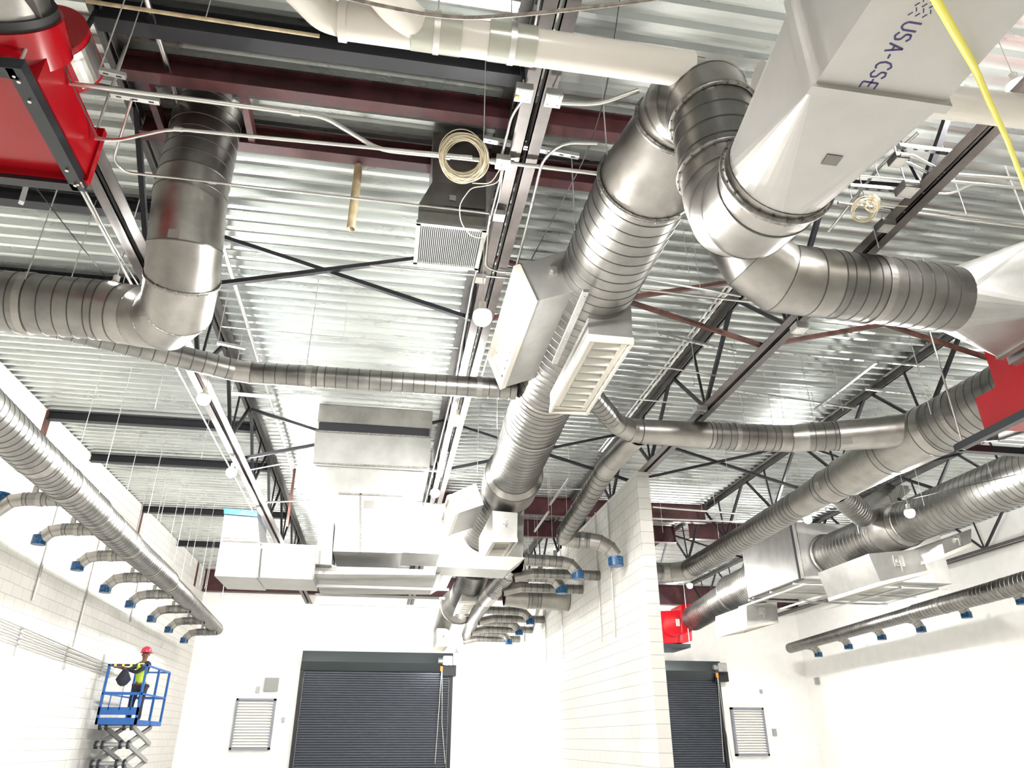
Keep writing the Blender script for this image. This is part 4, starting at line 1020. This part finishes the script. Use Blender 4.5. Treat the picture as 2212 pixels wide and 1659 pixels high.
# ================================================================ LEFT WALL CONDUITS
for i, (q0, q1) in enumerate((((120, 1120), (78, 1300)), ((205, 1215), (165, 1400)), ((300, 1260), (284, 1345)))):
    a = P(*q0, x=XL+.03); b = P(*q1, x=XL+.03)
    conduit([(XL+.03, a[1], a[2]+.9), (XL+.03, a[1], b[2])], '%s vertical conduit on the left block wall' % ordn[i], 'vertical conduits on the left wall', r=.022, bend=0)
for i in range(4):
    a = P(0, 1335+14*i, x=XL+.05); b = P(245, 1440+7*i, x=XL+.05)
    conduit([a, b], 'horizontal conduit low on the left wall, %s of four from the top' % ordn[i], 'horizontal conduits on the left wall', r=.014, bend=0)
for i, q in enumerate(((42, 1380), (145, 1415), (222, 1435))):
    p = P(*q, x=XL+.02); o = MB().box((XL, p[1]-.04, p[2]-.28), (XL+.03, p[1]+.04, p[2]+.22)).build('slotted_strut', M['strut'])
    tag(o, 'short upright strut on the left wall carrying conduits, %s' % ordn[i], 'strut')

# ================================================================ SCISSOR LIFT + WORKER
LY0 = 19.3
c = {k: P(*q, y=LY0) for k, q in dict(bl=(204, 1565), br=(293, 1567), tl=(236, 1436), tr=(318, 1438), ml=(222, 1495), mr=(306, 1495)).items()}
x0, x1 = c['bl'][0], c['br'][0]; zf = c['bl'][2]; zt = c['tl'][2]; zm = (zf+zt)/2+.02; LY1 = LY0+2.1
x0 = max(x0, XL+.05)
T = thing('scissor_lift', (x0, LY0, 0), 'blue scissor lift with hazard-taped rail beside the left wall', 'scissor lift')
MB().box((x0, LY0, zf), (x1, LY0+.04, zf+.14)).box((x0, LY0, zf), (x0+.04, LY1, zf+.10)).box((x1-.04, LY0, zf), (x1, LY1, zf+.10)).build('platform_edge', M['liftblue'], T)
MB().box((x0+.02, LY0+.02, zf+.0), (x1-.02, LY1, zf+.03)).build('platform_floor', M['dark'], T)
MB().box((x0, LY0, zf+.20), (x1, LY0+.03, zf+.36)).build('kick_panel', M['liftblue'], T)
for (x, y) in ((x0, LY0), (x1-.05, LY0), (x0, LY1), (x1-.05, LY1), (x1-.05, LY0+1.1)):
    MB().box((x, y, zf), (x+.05, y+.05, zt)).build('guard_post', M['liftblue'], T)
for (a, b) in (((x0, LY0+.02), (x1, LY0+.02)), ((x0+.02, LY0), (x0+.02, LY1)), ((x1-.02, LY0), (x1-.02, LY1)), ((x0, LY1), (x1, LY1))):
    MB().bar((*a, zt), (*b, zt), .04, .04).build('top_rail', M['liftblue'], T)
    MB().bar((*a, zm), (*b, zm), .035, .06 if a[1] == b[1] else .035).build('mid_rail', M['liftblue'], T)
for i in range(3):
    x = x0+.2+(x1-x0-.4)*i/2; MB().box((x, LY0, zf+.3), (x+.02, LY0+.02, zm)).build('baluster', M['liftblue'], T)
mb = MB(); w = (x1-x0-.1)/9
for i in range(9):
    if i % 2: mb.box((x0+.05+w*i, LY0-.012, zt-.026), (x0+.05+w*(i+.6), LY0+.05, zt+.026))
mb.build('hazard_tape', M['tapeyellow'], T)
MB().box((x0+.08, LY0-.008, zt-.022), (x1-.12, LY0+.046, zt+.022)).build('tape_band', M['black'], T)
for k in range(3):
    za, zb = .75+k*.38, .75+(k+1)*.38
    for x in (x0+.12, x1-.16):
        MB().bar((x, LY0+.15, za), (x, LY1-.2, zb), .05, .09).build('scissor_arm', M['panel'], T)
        MB().bar((x+.05, LY0+.15, zb), (x+.05, LY1-.2, za), .05, .09).build('scissor_arm', M['panel'], T)
    MB().cyl((x0+.05, LY0+.15, zb), (x1-.05, LY0+.15, zb), .045, 12).build('pivot_pin', M['motor'], T)
    for x in (x0+.06, x0+.2, x1-.3, x1-.14): MB().cyl((x, LY0+.15, zb), (x+.05, LY0+.15, zb), .09, 14).build('pivot_bush', M['black'], T)
MB().box((x0+.02, LY0+.05, .3), (x1-.02, LY1, .75)).build('chassis', M['liftblue'], T)
for x in (x0, x1-.12):
    for y in (LY0+.3, LY1-.4): MB().cyl((x, y, .19), (x+.12, y, .19), .19, 18).build('wheel', M['rubber'], T)

# control bag hung on the rail
b0 = P(268, 1462, y=LY0-.04)
o = MB().loft([[Vector((b0[0]+s*sx, LY0-.05+sy, b0[2]+dz)) for sx, sy in ((-1, -.04), (1, -.04), (1, .04), (-1, .04))] for s, dz in ((.04, .16), (.10, .06), (.16, -.06), (.09, -.16), (.03, -.2))], True, True, True).build('tool_bag', M['darkcloth'])
tag(o, 'black tool bag hanging inside the blue lift rail', 'bag')

# worker: one skinned body
hp = P(316, 1411, y=LY0+.45); hx, hy, hz = hp
fz = zf+.03; S = (hz-fz)/1.60
def W(x, y, z): return (hx+x*S, hy+y*S, fz+z*S)
J = {'pelvis': (.02, .02, .86, .125), 'waist': (.0, .02, 1.0, .115), 'chest': (-.02, .0, 1.20, .140), 'neckb': (-.01, -.01, 1.37, .075), 'neck': (0, -.02, 1.44, .052), 'head0': (0, -.02, 1.50, .07), 'head': (0, -.02, 1.575, .088), 'head2': (0, -.02, 1.65, .075),
     'shl': (-.13, .03, 1.33, .066), 'ell': (-.27, -.10, 1.20, .046), 'wrl': (-.46, -.18, 1.24, .030), 'hal': (-.52, -.20, 1.25, .034),
     'shr': (.13, -.06, 1.33, .066), 'elr': (-.06, -.26, 1.13, .046), 'wrr': (-.30, -.32, 1.20, .030), 'har': (-.36, -.33, 1.22, .034),
     'hipl': (-.07, .03, .80, .095), 'knl': (-.09, -.04, .45, .062), 'anl': (-.09, .04, .09, .042), 'tol': (-.11, -.12, .05, .040),
     'hipr': (.11, .02, .80, .095), 'knr': (.12, -.05, .45, .062), 'anr': (.13, .03, .09, .042), 'tor': (.13, -.13, .05, .040)}
E_ = [('pelvis', 'waist'), ('waist', 'chest'), ('chest', 'neckb'), ('neckb', 'neck'), ('neck', 'head0'), ('head0', 'head'), ('head', 'head2'), ('chest', 'shl'), ('shl', 'ell'), ('ell', 'wrl'), ('wrl', 'hal'),
      ('chest', 'shr'), ('shr', 'elr'), ('elr', 'wrr'), ('wrr', 'har'), ('pelvis', 'hipl'), ('hipl', 'knl'), ('knl', 'anl'), ('anl', 'tol'), ('pelvis', 'hipr'), ('hipr', 'knr'), ('knr', 'anr'), ('anr', 'tor')]
names = list(J)
PT = thing('person', W(0, 0, 0), 'worker in a red hard hat and yellow-green vest reaching over the lift rail', 'person')
base = WL[PT]
verts = [Vector(W(*J[n][:3]))-base for n in names]; rad = [J[n][3]*S for n in names]; edges = [(names.index(a), names.index(b)) for a, b in E_]
for hand, wr in (('hal', 'wrl'), ('har', 'wrr')):        # five fingers per hand
    h = Vector(W(*J[hand][:3]))-base; d = (h-(Vector(W(*J[wr][:3]))-base)).normalized()
    for i in range(5):
        side = Vector((0, 1, 0))*(.012*(i-2)*1.2*S) if i else Vector((0, 0, 1))*(.03*S)
        L = (.055, .075, .085, .078, .06)[i]*S
        k1 = h+side+d*.02*S; k2 = k1+d*L*.6+Vector((0, 0, -.012*S)); k3 = k2+d*L*.25+Vector((0, 0, -.03*S))
        n0 = len(verts); verts += [k1, k2, k3]; rad += [.010*S, .009*S, .007*S]
        edges += [(names.index(hand), n0), (n0, n0+1), (n0+1, n0+2)]
me = bpy.data.meshes.new('body'); me.from_pydata([tuple(v) for v in verts], edges, [])
bo = bpy.data.objects.new('body', me); COL.objects.link(bo); bo.parent = PT; WL[bo] = base.copy()
me.materials.append(M['skin'])
sk = bo.modifiers.new('skin', 'SKIN'); sk.use_smooth_shade = True
for i, r in enumerate(rad):
    me.skin_vertices[0].data[i].radius = (r, r*(.72 if names[i:i+1] and names[i] in ('chest', 'waist', 'pelvis') else 1.0))
me.skin_vertices[0].data[0].use_root = True
ss = bo.modifiers.new('sub', 'SUBSURF'); ss.levels = 1; ss.render_levels = 2
def skinned(name, mat, ns, es, grow, label=None):
    v = [Vector(W(*J[n][:3]))-base for n in ns]; e = [(ns.index(a), ns.index(b)) for a, b in es]
    m = bpy.data.meshes.new(name); m.from_pydata([tuple(q) for q in v], e, [])
    o = bpy.data.objects.new(name, m); COL.objects.link(o); o.parent = PT; m.materials.append(M[mat])
    s = o.modifiers.new('skin', 'SKIN'); s.use_smooth_shade = True
    for i, n in enumerate(ns):
        r = J[n][3]*S*grow; m.skin_vertices[0].data[i].radius = (r, r*(.78 if n in ('chest', 'waist', 'pelvis') else 1))
    m.skin_vertices[0].data[0].use_root = True
    q = o.modifiers.new('sub', 'SUBSURF'); q.levels = 1; q.render_levels = 2
    if label: o['label'] = label
skinned('trousers', 'darkcloth', ['pelvis', 'hipl', 'knl', 'anl', 'hipr', 'knr', 'anr'], [('pelvis', 'hipl'), ('hipl', 'knl'), ('knl', 'anl'), ('pelvis', 'hipr'), ('hipr', 'knr'), ('knr', 'anr')], 1.14)
skinned('shirt', 'darkcloth', ['chest', 'waist', 'neckb', 'shl', 'ell', 'wrl', 'shr', 'elr', 'wrr'], [('chest', 'waist'), ('chest', 'neckb'), ('chest', 'shl'), ('shl', 'ell'), ('ell', 'wrl'), ('chest', 'shr'), ('shr', 'elr'), ('elr', 'wrr')], 1.10)
skinned('safety_vest', 'hivis', ['chest', 'pelvis', 'neckb'], [('chest', 'pelvis'), ('chest', 'neckb')], 1.26, 'yellow-green safety vest')
skinned('boot', 'black', ['anl', 'tol'], [('anl', 'tol')], 1.2); skinned('boot', 'black', ['anr', 'tor'], [('anr', 'tor')], 1.2)
hc = Vector(W(0, -.02, 1.64))
mb = MB(); rg = []
for t, zz in ((1.0, -.02), (.98, .02), (.85, .07), (.6, .10), (.25, .12)):
    rg.append([hc+Vector((math.cos(a)*.125*S*t, math.sin(a)*.14*S*t, zz*S)) for a in [2*PI*i/20 for i in range(20)]])
mb.loft(rg, True, False, True)
mb.loft([[hc+Vector((math.cos(a)*.12*S, math.sin(a)*.13*S, -.02*S)) for a in [2*PI*i/20 for i in range(20)]], [hc+Vector((math.cos(a)*.165*S+.02*S, math.sin(a)*.17*S, -.035*S)) for a in [2*PI*i/20 for i in range(20)]]], True)
mb.build('hard_hat', M['redhat'], PT, label='red wide-brimmed hard hat')
fc = Vector(W(-.0, -.105, 1.565))
MB().sphere((fc.x, fc.y, fc.z), .018*S, 8, 6, (1, 1.2, 1.4)).build('nose', M['skin'], PT)
for s in (-1, 1): MB().sphere((fc.x+s*.03*S, fc.y+.012*S, fc.z+.025*S), .011*S, 8, 6).build('eye', M['black'], PT)
MB().sphere((fc.x, fc.y+.005*S, fc.z-.045*S), .02*S, 8, 6, (1.3, .5, .35)).build('mouth', M['rust'], PT)
for s in (-1, 1): MB().sphere((hc.x+s*.09*S, hc.y+.01*S, hc.z-.08*S), .025*S, 8, 6, (.4, .8, 1.2)).build('ear', M['skin'], PT)

# ---- small grey label stickers on the ducts, laid on the surface where they are seen
bpy.context.view_layer.update()
_dg = bpy.context.evaluated_depsgraph_get()
def sticker(px, py, w, h):
    d = (Vector(P(px, py, y=3.0))-Vector((0, 0, CAMZ))).normalized()
    ok, loc, nrm, idx, ob, mt = SC.ray_cast(_dg, Vector((0, 0, CAMZ)), d)
    if not ok: return
    ob = ob.original
    root = ob
    while root.parent: root = root.parent
    if 'duct' not in root.name: return
    if nrm.dot(d) > 0: nrm = -nrm
    a = nrm.cross(Vector((0, 0, 1))); a = a.normalized() if a.length > .1 else Vector((1, 0, 0)); b = nrm.cross(a)
    c = loc+nrm*.005
    MB().hexa([c-a*w-b*h-nrm*.002, c+a*w-b*h-nrm*.002, c+a*w+b*h-nrm*.002, c-a*w+b*h-nrm*.002, c-a*w-b*h, c+a*w-b*h, c+a*w+b*h, c-a*w+b*h]).build('label_sticker', M['sticker'], root)
for q in ((375, 505, .045, .04), (1797, 345, .04, .03), (1450, 982, .06, .05), (1830, 952, .07, .05), (1767, 1050, .05, .07), (797, 1090, .09, .07), (1690, 1207, .09, .09), (1120, 410, .03, .03)):
    sticker(*q)
